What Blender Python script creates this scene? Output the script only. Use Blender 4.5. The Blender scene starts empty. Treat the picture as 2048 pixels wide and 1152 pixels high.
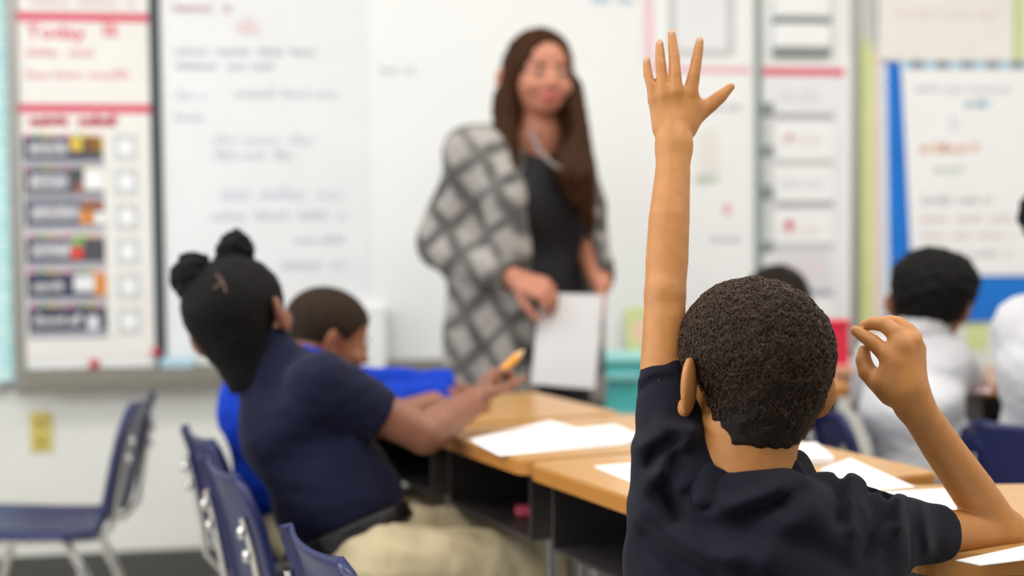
import bpy, math, random
import numpy as np
from mathutils import Vector, Matrix, noise as mnoise

random.seed(7)
scene = bpy.context.scene
COL = scene.collection
PI = math.pi

# ------------------------------------------------------------------ camera
CAM = Vector((0.0, 0.0, 1.08))
FPX = 2048 * 50.0 / 36.0
PITCH = math.radians(2.537)
ROLL = -0.010
CROT = Matrix.Rotation(PI / 2 - PITCH, 3, 'X') @ Matrix.Rotation(ROLL, 3, 'Z')
cam_d = bpy.data.cameras.new('camera')
cam_d.lens = 50.0
cam_d.sensor_width = 36.0
cam_d.clip_start = 0.05
cam_d.dof.use_dof = True
cam_d.dof.focus_distance = 1.66
cam_d.dof.aperture_fstop = 2.15
cam_d.dof.aperture_blades = 0
cam_o = bpy.data.objects.new('camera', cam_d)
COL.objects.link(cam_o)
cam_o.matrix_world = Matrix.Translation(CAM) @ CROT.to_4x4()
scene.camera = cam_o

# ------------------------------------------------------------------ world, exposure
scene.view_settings.view_transform = 'Standard'
scene.view_settings.look = 'None'
scene.view_settings.exposure = -0.10
scene.view_settings.gamma = 1.0
scene.view_settings.use_curve_mapping = False
wd = bpy.data.worlds.new('sky')
scene.world = wd
wd.use_nodes = True
wd.node_tree.nodes['Background'].inputs[0].default_value = (0.62, 0.74, 0.95, 1)
wd.node_tree.nodes['Background'].inputs[1].default_value = 1.0

# room frame: s runs along the front wall, t is the distance from it into the room
WANG = math.radians(9.5)
WD = Vector((math.cos(WANG), math.sin(WANG), 0))
WN = Vector((math.sin(WANG), -math.cos(WANG), 0))
W0 = Vector((0, 4.49, 0))
S0, S1, T1, CEIL = -3.3, 3.4, 7.6, 2.75
def room(s, t, z):
    return W0 + WD * s + WN * t + Vector((0, 0, z))

LAMP_POWER = 12.5
DAY_POWER = 42.0
LAMPS = [(s, t) for t in (1.6, 3.4) for s in (-1.5, 0.3, 2.1)]
def area_light(name, loc, direction, sx, sy, power, col):
    l = bpy.data.lights.new(name, 'AREA')
    l.shape = 'RECTANGLE'; l.size = sx; l.size_y = sy; l.energy = power; l.color = col
    o = bpy.data.objects.new(name, l); COL.objects.link(o)
    o.location = loc
    q = direction.to_track_quat('-Z', 'Y')
    o.rotation_euler = q.to_euler()
    return o
for (s, t) in LAMPS:
    o = area_light('ceiling_lamp_light', room(s, t, CEIL - 0.055), Vector((0, 0, -1)), 1.16, 0.56, LAMP_POWER, (1.0, 0.992, 0.975))
    o.rotation_euler = (0, 0, WANG)
WINDOWS = [(1.7, 1.3), (3.7, 1.3), (5.7, 1.3)]      # along the left wall: centre t, width
for (t, w) in WINDOWS:
    o = area_light('window_daylight', room(S0 - 0.14, t, 1.65), WD, 1.3, w, DAY_POWER, (0.93, 0.97, 1.0))

# ------------------------------------------------------------------ measuring helper: photo pixel + depth -> point
def ray(px, py):
    return CROT @ Vector(((px - 1024) / FPX, -(py - 576) / FPX, -1.0))
def at(px, py, d):
    r = ray(px, py)
    return CAM + r * (d / r.y)
def wall_sz(px, py, off=0.0):
    r = ray(px, py)
    k = ((W0 + WN * off) - CAM).dot(WN) / r.dot(WN)
    p = CAM + r * k
    return (p - W0).dot(WD), p.z

# ------------------------------------------------------------------ materials
def lin(c):
    out = []
    for v in c:
        v = v / 255.0
        out.append(v / 12.92 if v <= 0.04045 else ((v + 0.055) / 1.055) ** 2.4)
    return tuple(out) + (1.0,)
MATS = {}
def mat(name, rgb, rough=0.6, metal=0.0, var=0.06, scale=30.0, bump=0.0, bscale=None, sss=0.0, spec=0.5, coat=0.0, sheen=0.0, stretch=None):
    if name in MATS: return MATS[name]
    m = bpy.data.materials.new(name); m.use_nodes = True
    nt = m.node_tree; b = nt.nodes['Principled BSDF']
    c = lin(rgb)
    tc = nt.nodes.new('ShaderNodeTexCoord')
    vec = tc.outputs['Object']
    if stretch:
        mp = nt.nodes.new('ShaderNodeMapping'); mp.inputs['Scale'].default_value = stretch
        nt.links.new(vec, mp.inputs['Vector']); vec = mp.outputs['Vector']
    nz = nt.nodes.new('ShaderNodeTexNoise'); nz.inputs['Scale'].default_value = scale; nz.inputs['Detail'].default_value = 4
    nt.links.new(vec, nz.inputs['Vector'])
    rp = nt.nodes.new('ShaderNodeValToRGB')
    rp.color_ramp.elements[0].position = 0.3; rp.color_ramp.elements[1].position = 0.7
    rp.color_ramp.elements[0].color = tuple(max(0, v * (1 - var)) for v in c[:3]) + (1,)
    rp.color_ramp.elements[1].color = tuple(min(1, v * (1 + var)) for v in c[:3]) + (1,)
    nt.links.new(nz.outputs['Fac'], rp.inputs['Fac'])
    nt.links.new(rp.outputs['Color'], b.inputs['Base Color'])
    b.inputs['Roughness'].default_value = rough
    b.inputs['Metallic'].default_value = metal
    b.inputs['Specular IOR Level'].default_value = spec
    if coat: b.inputs['Coat Weight'].default_value = coat; b.inputs['Coat Roughness'].default_value = 0.1
    if sheen: b.inputs['Sheen Weight'].default_value = sheen; b.inputs['Sheen Roughness'].default_value = 0.4
    if sss:
        b.inputs['Subsurface Weight'].default_value = sss
        b.inputs['Subsurface Radius'].default_value = (0.012, 0.005, 0.003)
        b.inputs['Subsurface Scale'].default_value = 0.6
    if bump:
        n2 = nt.nodes.new('ShaderNodeTexNoise'); n2.inputs['Scale'].default_value = bscale or scale * 4; n2.inputs['Detail'].default_value = 3
        nt.links.new(vec, n2.inputs['Vector'])
        bp = nt.nodes.new('ShaderNodeBump'); bp.inputs['Strength'].default_value = bump; bp.inputs['Distance'].default_value = 0.002
        nt.links.new(n2.outputs['Fac'], bp.inputs['Height'])
        nt.links.new(bp.outputs['Normal'], b.inputs['Normal'])
    MATS[name] = m
    return m

mat('wall_paint', (229, 228, 222), 0.7, var=0.02, scale=6, bump=0.1, bscale=120)
mat('ceiling_tile', (232, 231, 226), 0.85, var=0.03, scale=40, bump=0.3, bscale=160)
mat('floor_vinyl', (182, 178, 172), 0.35, var=0.12, scale=35)
mat('baseboard_rubber', (74, 74, 72), 0.5, var=0.05)
mat('board_white', (244, 244, 243), 0.28, var=0.01, scale=3)
mat('aluminium', (172, 170, 166), 0.38, metal=0.85, var=0.05, scale=60)
mat('tray_metal', (150, 145, 134), 0.45, metal=0.6, var=0.05, scale=60)
mat('seam_dark', (62, 70, 74), 0.5, var=0.08)
mat('seam_green', (142, 158, 152), 0.5, var=0.08)
mat('paper', (244, 244, 244), 0.75, var=0.015, scale=8)
mat('paper_grey', (236, 236, 238), 0.75, var=0.02, scale=8)
mat('folder_white', (214, 212, 214), 0.7, var=0.015, scale=8)
mat('paper_cream', (238, 234, 228), 0.75, var=0.02, scale=8)
mat('paper_lavender', (226, 222, 228), 0.75, var=0.02, scale=8)
mat('paper_pink', (240, 208, 216), 0.75, var=0.03, scale=8)
mat('ink_red', (222, 84, 110), 0.7, var=0.05)
mat('ink_red_pale', (238, 184, 192), 0.7, var=0.05)
mat('ink_red_faint', (240, 218, 221), 0.7, var=0.03)
mat('ink_grey', (212, 212, 217), 0.7, var=0.05)
mat('ink_lavender', (214, 212, 226), 0.7, var=0.05)
mat('ink_blue', (182, 214, 230), 0.7, var=0.05)
mat('ink_purple', (216, 206, 226), 0.7, var=0.05)
mat('ink_orange', (245, 208, 188), 0.7, var=0.05)
mat('ink_green', (218, 228, 214), 0.7, var=0.05)
mat('ink_white', (226, 222, 226), 0.7, var=0.04)
mat('card_navy', (54, 58, 84), 0.6, var=0.05)
mat('card_grey', (176, 176, 186), 0.6, var=0.05)
mat('card_clock', (206, 207, 207), 0.6, var=0.03)
mat('card_yellow', (226, 190, 70), 0.6, var=0.05)
mat('card_orange', (222, 140, 50), 0.6, var=0.05)
mat('card_red', (226, 74, 58), 0.6, var=0.05)
mat('card_brown', (156, 96, 76), 0.6, var=0.05)
mat('card_green', (132, 172, 110), 0.6, var=0.05)
mat('card_charcoal', (78, 78, 84), 0.6, var=0.05)
mat('card_pink', (228, 120, 170), 0.6, var=0.05)
mat('magnet_red', (214, 50, 84), 0.4, var=0.05)
mat('lime_border', (216, 224, 158), 0.7, var=0.06, scale=12)
mat('peach_border', (238, 216, 206), 0.7, var=0.04, scale=12)
mat('bulletin_blue', (8, 116, 212), 0.75, var=0.06, scale=10)
mat('scallop_white', (226, 236, 246), 0.7, var=0.03)
mat('clip_grey', (136, 144, 146), 0.4, var=0.05)
mat('outlet_yellow', (216, 198, 110), 0.5, var=0.05)
mat('outlet_slot', (186, 162, 84), 0.6, var=0.05)
mat('chair_navy', (24, 31, 86), 0.33, var=0.06, scale=25, bump=0.15, bscale=500)
mat('chrome', (226, 224, 220), 0.12, metal=1.0, var=0.02)
mat('glide', (60, 58, 56), 0.5)
mat('desk_laminate', (200, 152, 92), 0.3, var=0.07, scale=9, stretch=(1, 9, 1), coat=0.1)
mat('desk_edge', (190, 128, 56), 0.4, var=0.06, scale=20)
mat('desk_metal', (66, 62, 62), 0.42, metal=0.3, var=0.06, scale=40)
mat('leg_grey', (150, 148, 148), 0.3, metal=0.9, var=0.04)
mat('teal_plastic', (104, 224, 224), 0.3, var=0.05, scale=12)
mat('teal_light', (160, 238, 236), 0.3, var=0.04, scale=12)
mat('cabinet_white', (214, 211, 205), 0.5, var=0.03)
mat('red_plastic', (216, 44, 74), 0.4, var=0.05)
mat('pencil_orange', (236, 160, 60), 0.45, var=0.05)
mat('pencil_pink', (226, 140, 140), 0.6)
mat('pencil_wood', (222, 186, 136), 0.6)
mat('eye_white', (176, 160, 150), 0.4, spec=0.2)
mat('eye_dark', (40, 26, 20), 0.15)
mat('lamp_diffuser', (250, 250, 246), 0.5, var=0.01)
mat('window_frame', (196, 196, 192), 0.4, metal=0.4)
# people
mat('skin_hero', (188, 126, 68), 0.5, var=0.08, scale=60, bump=0.15, bscale=420, sss=0.08)
mat('nail_hero', (206, 158, 122), 0.35, var=0.03)
mat('skin_girl', (142, 92, 70), 0.48, var=0.06, scale=40, bump=0.1, bscale=300, sss=0.08)
mat('skin_brown', (150, 94, 62), 0.48, var=0.06, scale=40, bump=0.1, bscale=300, sss=0.08)
mat('skin_tan', (198, 140, 108), 0.5, var=0.05, scale=40, bump=0.1, bscale=300, sss=0.08)
mat('skin_light', (186, 122, 96), 0.5, var=0.05, scale=40, bump=0.1, bscale=300, sss=0.1)
mat('lip', (158, 84, 74), 0.4, var=0.05)
mat('lip_light', (190, 96, 92), 0.4, var=0.05)
mat('hair_black', (15, 12, 12), 0.7, spec=0.15, var=0.25, scale=90, bump=0.9, bscale=160)
mat('hair_dark', (30, 22, 17), 0.6, var=0.3, scale=120, bump=0.6, bscale=260, spec=0.15)
mat('hair_curl', (68, 48, 34), 0.40, spec=0.35, var=0.3, scale=200)
mat('hair_short', (48, 36, 26), 0.75, spec=0.15, var=0.25, scale=140, bump=0.8, bscale=300)
mat('hair_brown', (56, 32, 14), 0.55, spec=0.12, var=0.35, scale=22, bump=0.7, bscale=60, stretch=(6, 6, 0.6))
mat('shirt_navy', (14, 14, 29), 0.85, var=0.08, scale=40, bump=0.35, bscale=900, sheen=0.05, spec=0.25)
mat('shirt_navy_girl', (17, 19, 46), 0.85, var=0.08, scale=40, bump=0.3, bscale=700, sheen=0.05, spec=0.25)
mat('jacket_blue', (10, 60, 186), 0.8, var=0.07, scale=30, bump=0.3, bscale=300, spec=0.2)
mat('shirt_white', (212, 211, 214), 0.85, var=0.03, scale=30, bump=0.3, bscale=600)
mat('khaki', (204, 188, 152), 0.85, var=0.05, scale=40, bump=0.3, bscale=600)
mat('trousers_black', (24, 24, 28), 0.85, var=0.1, scale=40)
mat('top_black', (15, 14, 20), 0.8, var=0.1, scale=40)
mat('parting_skin', (96, 66, 54), 0.6)
mat('belt_black', (20, 18, 18), 0.4)
mat('buckle_brass', (180, 140, 80), 0.3, metal=0.9)
mat('shoe_black', (30, 30, 32), 0.5)
mat('button_navy', (52, 50, 76), 0.4)
mat('necklace', (120, 112, 110), 0.35, metal=0.5)

def special_mats():
    # grey, charcoal and cream diamond plaid of the long cardigan
    m = bpy.data.materials.new('cardigan_plaid'); m.use_nodes = True; nt = m.node_tree; b = nt.nodes['Principled BSDF']
    tc = nt.nodes.new('ShaderNodeTexCoord')
    def wave(rot, sc):
        mp = nt.nodes.new('ShaderNodeMapping'); mp.inputs['Rotation'].default_value = rot
        nt.links.new(tc.outputs['Object'], mp.inputs['Vector'])
        w = nt.nodes.new('ShaderNodeTexWave'); w.inputs['Scale'].default_value = sc
        w.inputs['Distortion'].default_value = 3.0; w.inputs['Detail'].default_value = 2; w.inputs['Detail Scale'].default_value = 1.6
        nt.links.new(mp.outputs['Vector'], w.inputs['Vector'])
        return w.outputs['Fac']
    a = wave((0, 0.6, 0.2), 3.6); c = wave((0, -1.0, 0.2), 3.2)
    mul = nt.nodes.new('ShaderNodeMath'); mul.operation = 'MINIMUM'
    nt.links.new(a, mul.inputs[0]); nt.links.new(c, mul.inputs[1])
    nz = nt.nodes.new('ShaderNodeTexNoise'); nz.inputs['Scale'].default_value = 9
    nt.links.new(tc.outputs['Object'], nz.inputs['Vector'])
    ad = nt.nodes.new('ShaderNodeMath'); ad.operation = 'MULTIPLY_ADD'
    nt.links.new(nz.outputs['Fac'], ad.inputs[0]); ad.inputs[1].default_value = 0.7
    nt.links.new(mul.outputs[0], ad.inputs[2])
    rp = nt.nodes.new('ShaderNodeValToRGB'); e = rp.color_ramp.elements
    e[0].position = 0.30; e[0].color = lin((72, 70, 69)); e[1].position = 0.85; e[1].color = lin((164, 158, 153))
    n = rp.color_ramp.elements.new(0.55); n.color = lin((120, 116, 113))
    nt.links.new(ad.outputs[0], rp.inputs['Fac']); nt.links.new(rp.outputs['Color'], b.inputs['Base Color'])
    b.inputs['Roughness'].default_value = 0.9
    MATS['cardigan_plaid'] = m
    # turquoise dotted bulletin backing
    m = bpy.data.materials.new('teal_dots'); m.use_nodes = True; nt = m.node_tree; b = nt.nodes['Principled BSDF']
    tc = nt.nodes.new('ShaderNodeTexCoord')
    v = nt.nodes.new('ShaderNodeTexVoronoi'); v.inputs['Scale'].default_value = 42
    v.inputs['Randomness'].default_value = 0.25
    nt.links.new(tc.outputs['Object'], v.inputs['Vector'])
    rp = nt.nodes.new('ShaderNodeValToRGB'); e = rp.color_ramp.elements
    rp.color_ramp.interpolation = 'LINEAR'
    e[0].position = 0.3; e[0].color = lin((120, 200, 206)); e[1].position = 0.42; e[1].color = lin((206, 238, 238))
    nt.links.new(v.outputs['Distance'], rp.inputs['Fac']); nt.links.new(rp.outputs['Color'], b.inputs['Base Color'])
    b.inputs['Roughness'].default_value = 0.7
    MATS['teal_dots'] = m
    # clear window glass: mostly straight through, some mirror
    m = bpy.data.materials.new('pane_glass'); m.use_nodes = True; nt = m.node_tree
    nt.nodes.remove(nt.nodes['Principled BSDF'])
    tr = nt.nodes.new('ShaderNodeBsdfTransparent'); gl = nt.nodes.new('ShaderNodeBsdfGlossy'); gl.inputs['Roughness'].default_value = 0.02
    mx = nt.nodes.new('ShaderNodeMixShader'); mx.inputs[0].default_value = 0.08
    nt.links.new(tr.outputs[0], mx.inputs[1]); nt.links.new(gl.outputs[0], mx.inputs[2])
    nt.links.new(mx.outputs[0], nt.nodes['Material Output'].inputs[0])
    MATS['pane_glass'] = m
    # lit diffuser of the ceiling lamps
    m = MATS['lamp_diffuser']; b = m.node_tree.nodes['Principled BSDF']
    b.inputs['Emission Color'].default_value = (1, 0.97, 0.92, 1); b.inputs['Emission Strength'].default_value = 4.0
special_mats()

# ------------------------------------------------------------------ object helpers
def tag(o, label=None, cat=None, group=None, kind=None):
    if label: o['label'] = label
    if cat: o['category'] = cat
    if group: o['group'] = group
    if kind: o['kind'] = kind
    return o
def thing(name, loc, label, cat, group=None, rz=0.0):
    o = bpy.data.objects.new(name, None); COL.objects.link(o)
    o.empty_display_size = 0.1
    o.location = loc; o.rotation_euler = (0, 0, rz)
    return tag(o, label, cat, group)
def world_loc(o):
    v = Vector((0, 0, 0))
    while o is not None:
        v = v + o.location; o = o.parent
    return v
def link(name, me, parent=None):
    o = bpy.data.objects.new(name, me); COL.objects.link(o)
    if parent is not None: o.parent = parent
    return o
def setmat(me, m):
    for x in (m if isinstance(m, (list, tuple)) else [m]):
        me.materials.append(MATS[x])
def pymesh(name, verts, faces, m, parent=None, smooth=False, local=False):
    """verts are world coordinates unless local; the object sits at its parent's base"""
    off = Vector((0, 0, 0))
    if parent is not None and not local: off = world_loc(parent)
    me = bpy.data.meshes.new(name)
    me.from_pydata([tuple(Vector(v) - off) for v in verts], [], faces)
    if smooth: me.polygons.foreach_set('use_smooth', [True] * len(me.polygons))
    setmat(me, m); me.update()
    return link(name, me, parent)
def npmesh(name, V, Q, m, parent=None, smooth=True):
    off = np.zeros(3)
    if parent is not None: off = np.array(world_loc(parent))
    me = bpy.data.meshes.new(name)
    V = (V - off).astype(np.float32)
    me.vertices.add(len(V)); me.vertices.foreach_set('co', V.ravel())
    nq = len(Q)
    me.loops.add(nq * 4); me.loops.foreach_set('vertex_index', Q.astype(np.int32).ravel())
    me.polygons.add(nq)
    me.polygons.foreach_set('loop_start', np.arange(0, nq * 4, 4, dtype=np.int32))
    me.polygons.foreach_set('loop_total', np.full(nq, 4, dtype=np.int32))
    me.polygons.foreach_set('use_smooth', np.full(nq, smooth))
    setmat(me, m)
    me.update(calc_edges=True); me.validate()
    return link(name, me, parent)

class MB:
    """collects simple solids into one mesh"""
    def __init__(s): s.v = []; s.f = []; s.sm = []
    def poly(s, verts, faces, smooth=False):
        n = len(s.v); s.v += [Vector(v) for v in verts]
        s.f += [tuple(i + n for i in f) for f in faces]; s.sm += [smooth] * len(faces)
        return s
    def box(s, lo, hi, frame=None):
        x0, y0, z0 = lo; x1, y1, z1 = hi
        vs = [(x0, y0, z0), (x1, y0, z0), (x1, y1, z0), (x0, y1, z0), (x0, y0, z1), (x1, y0, z1), (x1, y1, z1), (x0, y1, z1)]
        if frame: vs = [frame(*v) for v in vs]
        return s.poly(vs, [(0, 3, 2, 1), (4, 5, 6, 7), (0, 1, 5, 4), (1, 2, 6, 5), (2, 3, 7, 6), (3, 0, 4, 7)])
    def bevbox(s, lo, hi, b, frame=None):
        """box with chamfered edges"""
        vs = []; fs = []
        c = [(lo[i] + hi[i]) / 2 for i in range(3)]; h = [(hi[i] - lo[i]) / 2 for i in range(3)]
        b = min(b, min(h) * 0.9)
        idx = {}
        for sx in (-1, 1):
            for sy in (-1, 1):
                for sz in (-1, 1):
                    for ax in range(3):
                        q = [h[0] - b, h[1] - b, h[2] - b]; q[ax] = h[ax]
                        idx[(sx, sy, sz, ax)] = len(vs)
                        vs.append((c[0] + sx * q[0], c[1] + sy * q[1], c[2] + sz * q[2]))
        sg = (-1, 1)
        for ax in range(3):
            o = [i for i in range(3) if i != ax]
            for sa in sg:
                def k(a, b_):
                    t = [0, 0, 0]; t[ax] = sa; t[o[0]] = a; t[o[1]] = b_
                    return idx[(t[0], t[1], t[2], ax)]
                fs.append((k(-1, -1), k(1, -1), k(1, 1), k(-1, 1)))
            for sa in sg:
                for sb in sg:
                    t0 = [0, 0, 0]; t1 = [0, 0, 0]
                    t0[ax] = -1; t1[ax] = 1
                    for t in (t0, t1): t[o[0]] = sa; t[o[1]] = sb
                    fs.append((idx[(*t0, o[0])], idx[(*t1, o[0])], idx[(*t1, o[1])], idx[(*t0, o[1])]))
        for sx in sg:
            for sy in sg:
                for sz in sg:
                    fs.append(tuple(idx[(sx, sy, sz, a)] for a in range(3)))
        # consistent outward winding
        cc = Vector(c); out = []
        for f in fs:
            p = [Vector(vs[i]) for i in f]
            n = (p[1] - p[0]).cross(p[2] - p[0]); mid = sum(p, Vector()) / len(p)
            out.append(f if n.dot(mid - cc) >= 0 else f[::-1])
        if frame: vs = [frame(*v) for v in vs]
        return s.poly(vs, out)
    def tube(s, pts, r, n=8, caps=True, smooth=True):
        pts = [Vector(p) for p in pts]; rs = r if isinstance(r, (list, tuple)) else [r] * len(pts)
        vs = []; fs = []
        up = None
        for i, p in enumerate(pts):
            a = pts[max(0, i - 1)]; b = pts[min(len(pts) - 1, i + 1)]
            t = (b - a).normalized()
            if up is None:
                up = t.orthogonal().normalized()
            else:
                up = (up - t * up.dot(t)).normalized()
            sd = t.cross(up)
            for k in range(n):
                an = 2 * PI * k / n
                vs.append(p + (up * math.cos(an) + sd * math.sin(an)) * rs[i])
        for i in range(len(pts) - 1):
            for k in range(n):
                k2 = (k + 1) % n
                fs.append((i * n + k, i * n + k2, (i + 1) * n + k2, (i + 1) * n + k))
        s.poly(vs, fs, smooth)
        if caps:
            L = (len(pts) - 1) * n
            s.poly([v for v in vs[:n]], [tuple(range(n))[::-1]]); s.poly([v for v in vs[L:]], [tuple(range(n))])
        return s
    def lathe(s, prof, c, n=16, frame=None):
        vs = []; fs = []
        for r, z in prof:
            for k in range(n):
                a = 2 * PI * k / n
                v = Vector((r * math.cos(a), r * math.sin(a), z))
                vs.append((frame @ v if frame else v) + Vector(c))
        for i in range(len(prof) - 1):
            for k in range(n):
                k2 = (k + 1) % n
                fs.append((i * n + k, i * n + k2, (i + 1) * n + k2, (i + 1) * n + k))
        return s.poly(vs, fs, True)
    def sphere(s, c, r, n=12, sc=(1, 1, 1)):
        prof = [(max(1e-4, r * math.sin(PI * i / n)), -r * math.cos(PI * i / n)) for i in range(n + 1)]
        return s.lathe(prof, c, n, Matrix.Diagonal(sc))
    def build(s, name, m, parent=None, local=False):
        off = Vector((0, 0, 0))
        if parent is not None and not local: off = world_loc(parent)
        me = bpy.data.meshes.new(name)
        me.from_pydata([tuple(v - off) for v in s.v], [], s.f)
        me.polygons.foreach_set('use_smooth', s.sm)
        setmat(me, m); me.update()
        return link(name, me, parent)
def prism(outline, z0, z1):
    """outline: list of (x,y) ccw -> verts, faces"""
    n = len(outline)
    vs = [(x, y, z0) for x, y in outline] + [(x, y, z1) for x, y in outline]
    fs = [tuple(range(n))[::-1], tuple(range(n, 2 * n))]
    fs += [(i, (i + 1) % n, n + (i + 1) % n, n + i) for i in range(n)]
    return vs, fs
def rounded(x0, y0, x1, y1, r, n=5):
    out = []
    for cx, cy, a0 in ((x1 - r, y0 + r, -PI / 2), (x1 - r, y1 - r, 0), (x0 + r, y1 - r, PI / 2), (x0 + r, y0 + r, PI)):
        for i in range(n + 1):
            a = a0 + PI / 2 * i / n
            out.append((cx + r * math.cos(a), cy + r * math.sin(a)))
    return out
def copy_tree(o, parent=None):
    c = o.copy(); COL.objects.link(c)
    if parent is not None: c.parent = parent
    for ch in list(o.children): copy_tree(ch, c)
    return c

# ------------------------------------------------------------------ implicit surfaces for bodies and clothes
BIG = np.float32(1.0)
class SDF:
    def __init__(s, h):
        s.h = h; s.ops = []; s.lo = np.array([1e9] * 3); s.hi = -s.lo
    def _op(s, kind, fn, lo, hi, k):
        lo = np.array(lo, dtype=float) - k - 3 * s.h; hi = np.array(hi, dtype=float) + k + 3 * s.h
        s.ops.append((kind, fn, lo, hi, k))
        if kind == 'u':
            s.lo = np.minimum(s.lo, lo); s.hi = np.maximum(s.hi, hi)
    def cone(s, a, b, ra, rb, k=0.02, kind='u', flat=None):
        """round cone; flat=(axis, factor) squeezes it along an axis"""
        a = np.array(a, dtype=float); b = np.array(b, dtype=float)
        ab = b - a; L2 = max(float(ab @ ab), 1e-12)
        if flat is not None:
            fa = np.array(flat[0], dtype=float); fa = fa / np.linalg.norm(fa); ff = 1.0 / flat[1] - 1.0
        def fn(X, Y, Z):
            dx = X - a[0]; dy = Y - a[1]; dz = Z - a[2]
            t = np.clip((dx * ab[0] + dy * ab[1] + dz * ab[2]) / L2, 0, 1)
            dx = dx - t * ab[0]; dy = dy - t * ab[1]; dz = dz - t * ab[2]
            if flat is not None:
                q = (dx * fa[0] + dy * fa[1] + dz * fa[2]) * ff
                dx = dx + q * fa[0]; dy = dy + q * fa[1]; dz = dz + q * fa[2]
            return np.sqrt(dx * dx + dy * dy + dz * dz) - (ra + (rb - ra) * t)
        r = max(ra, rb)
        s._op(kind, fn, np.minimum(a, b) - r, np.maximum(a, b) + r, k)
        return s
    def chain(s, pts, rs, k=0.02, kind='u', flat=None):
        for i in range(len(pts) - 1): s.cone(pts[i], pts[i + 1], rs[i], rs[i + 1], k if i == 0 else min(k, 0.0008), kind, flat)
        return s
    def ell(s, c, r, R=None, k=0.02, kind='u'):
        c = np.array(c, dtype=float); r = np.array(r, dtype=float)
        M = np.eye(3) if R is None else np.array(R, dtype=float)     # columns are the axes
        def fn(X, Y, Z):
            dx = X - c[0]; dy = Y - c[1]; dz = Z - c[2]
            q = [dx * M[0, i] + dy * M[1, i] + dz * M[2, i] for i in range(3)]
            k0 = np.sqrt(sum((q[i] / r[i]) ** 2 for i in range(3)))
            k1 = np.sqrt(sum((q[i] / r[i] ** 2) ** 2 for i in range(3)))
            return k0 * (k0 - 1.0) / np.maximum(k1, 1e-6)
        rm = r.max()
        s._op(kind, fn, c - rm, c + rm, k)
        return s
    def func(s, fn, lo, hi, kind='u', k=0.005):
        s._op(kind, fn, lo, hi, k); return s
    def plane(s, p, n, k=0.004):
        """keep only the side where (x-p).n < 0"""
        p = np.array(p, dtype=float); n = np.array(n, dtype=float); n = n / np.linalg.norm(n)
        s.ops.append(('i', lambda X, Y, Z: (X - p[0]) * n[0] + (Y - p[1]) * n[1] + (Z - p[2]) * n[2], np.array([-1e9] * 3), np.array([1e9] * 3), k))
        return s
    def disp(s, fn):
        s.ops.append(('d', fn, np.array([-1e9] * 3), np.array([1e9] * 3), 0)); return s
    def mesh(s, smooth=1):
        h = s.h; lo = s.lo - 2 * h; n = np.ceil((s.hi + 2 * h - lo) / h).astype(int) + 1
        f = np.full(tuple(n), BIG, dtype=np.float32)
        ax = [(lo[i] + h * np.arange(n[i])).astype(np.float32) for i in range(3)]
        for kind, fn, l, u, k in s.ops:
            i0 = np.clip(np.floor((l - lo) / h).astype(np.int64), 0, n); i1 = np.clip(np.ceil((np.minimum(u, 1e8) - lo) / h).astype(np.int64) + 1, 0, n)
            if (i1 <= i0).any(): continue
            sl = tuple(slice(int(i0[i]), int(i1[i])) for i in range(3))
            X = ax[0][sl[0]][:, None, None]; Y = ax[1][sl[1]][None, :, None]; Z = ax[2][sl[2]][None, None, :]
            a = f[sl]
            if kind != 'd': d = fn(X, Y, Z).astype(np.float32)
            if kind == 'u':
                k = np.float32(max(k, 1e-4)); hh = np.clip(0.5 + 0.5 * (a - d) / k, 0, 1)
                f[sl] = a + (d - a) * hh - k * hh * (1 - hh)
            elif kind == 's' or kind == 'i':
                if kind == 's': d = -d
                k = np.float32(max(k, 1e-4)); hh = np.clip(0.5 - 0.5 * (a - d) / k, 0, 1)
                f[sl] = a + (d - a) * hh + k * hh * (1 - hh)
            elif kind == 'd':
                near = np.abs(f) < 0.05
                I = np.nonzero(near)
                f[I] += fn(ax[0][I[0]], ax[1][I[1]], ax[2][I[2]]).astype(np.float32)
        return nets(f, lo, h, smooth)
    def build(s, name, m, parent, smooth=1, largest=False):
        V, Q = s.mesh(smooth)
        if largest:                     # drop stray islands
            lab = np.arange(len(V))
            while True:
                mn = lab[Q].min(1); old = lab.copy()
                for c in range(4): np.minimum.at(lab, Q[:, c], mn)
                lab = lab[lab]
                if (old == lab).all(): break
            best = np.bincount(lab[Q[:, 0]]).argmax(); Q = Q[lab[Q[:, 0]] == best]
            used = np.unique(Q); mp = np.full(len(V), -1); mp[used] = np.arange(len(used)); V = V[used]; Q = mp[Q]
        return npmesh(name, V, Q, m, parent)
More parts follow.
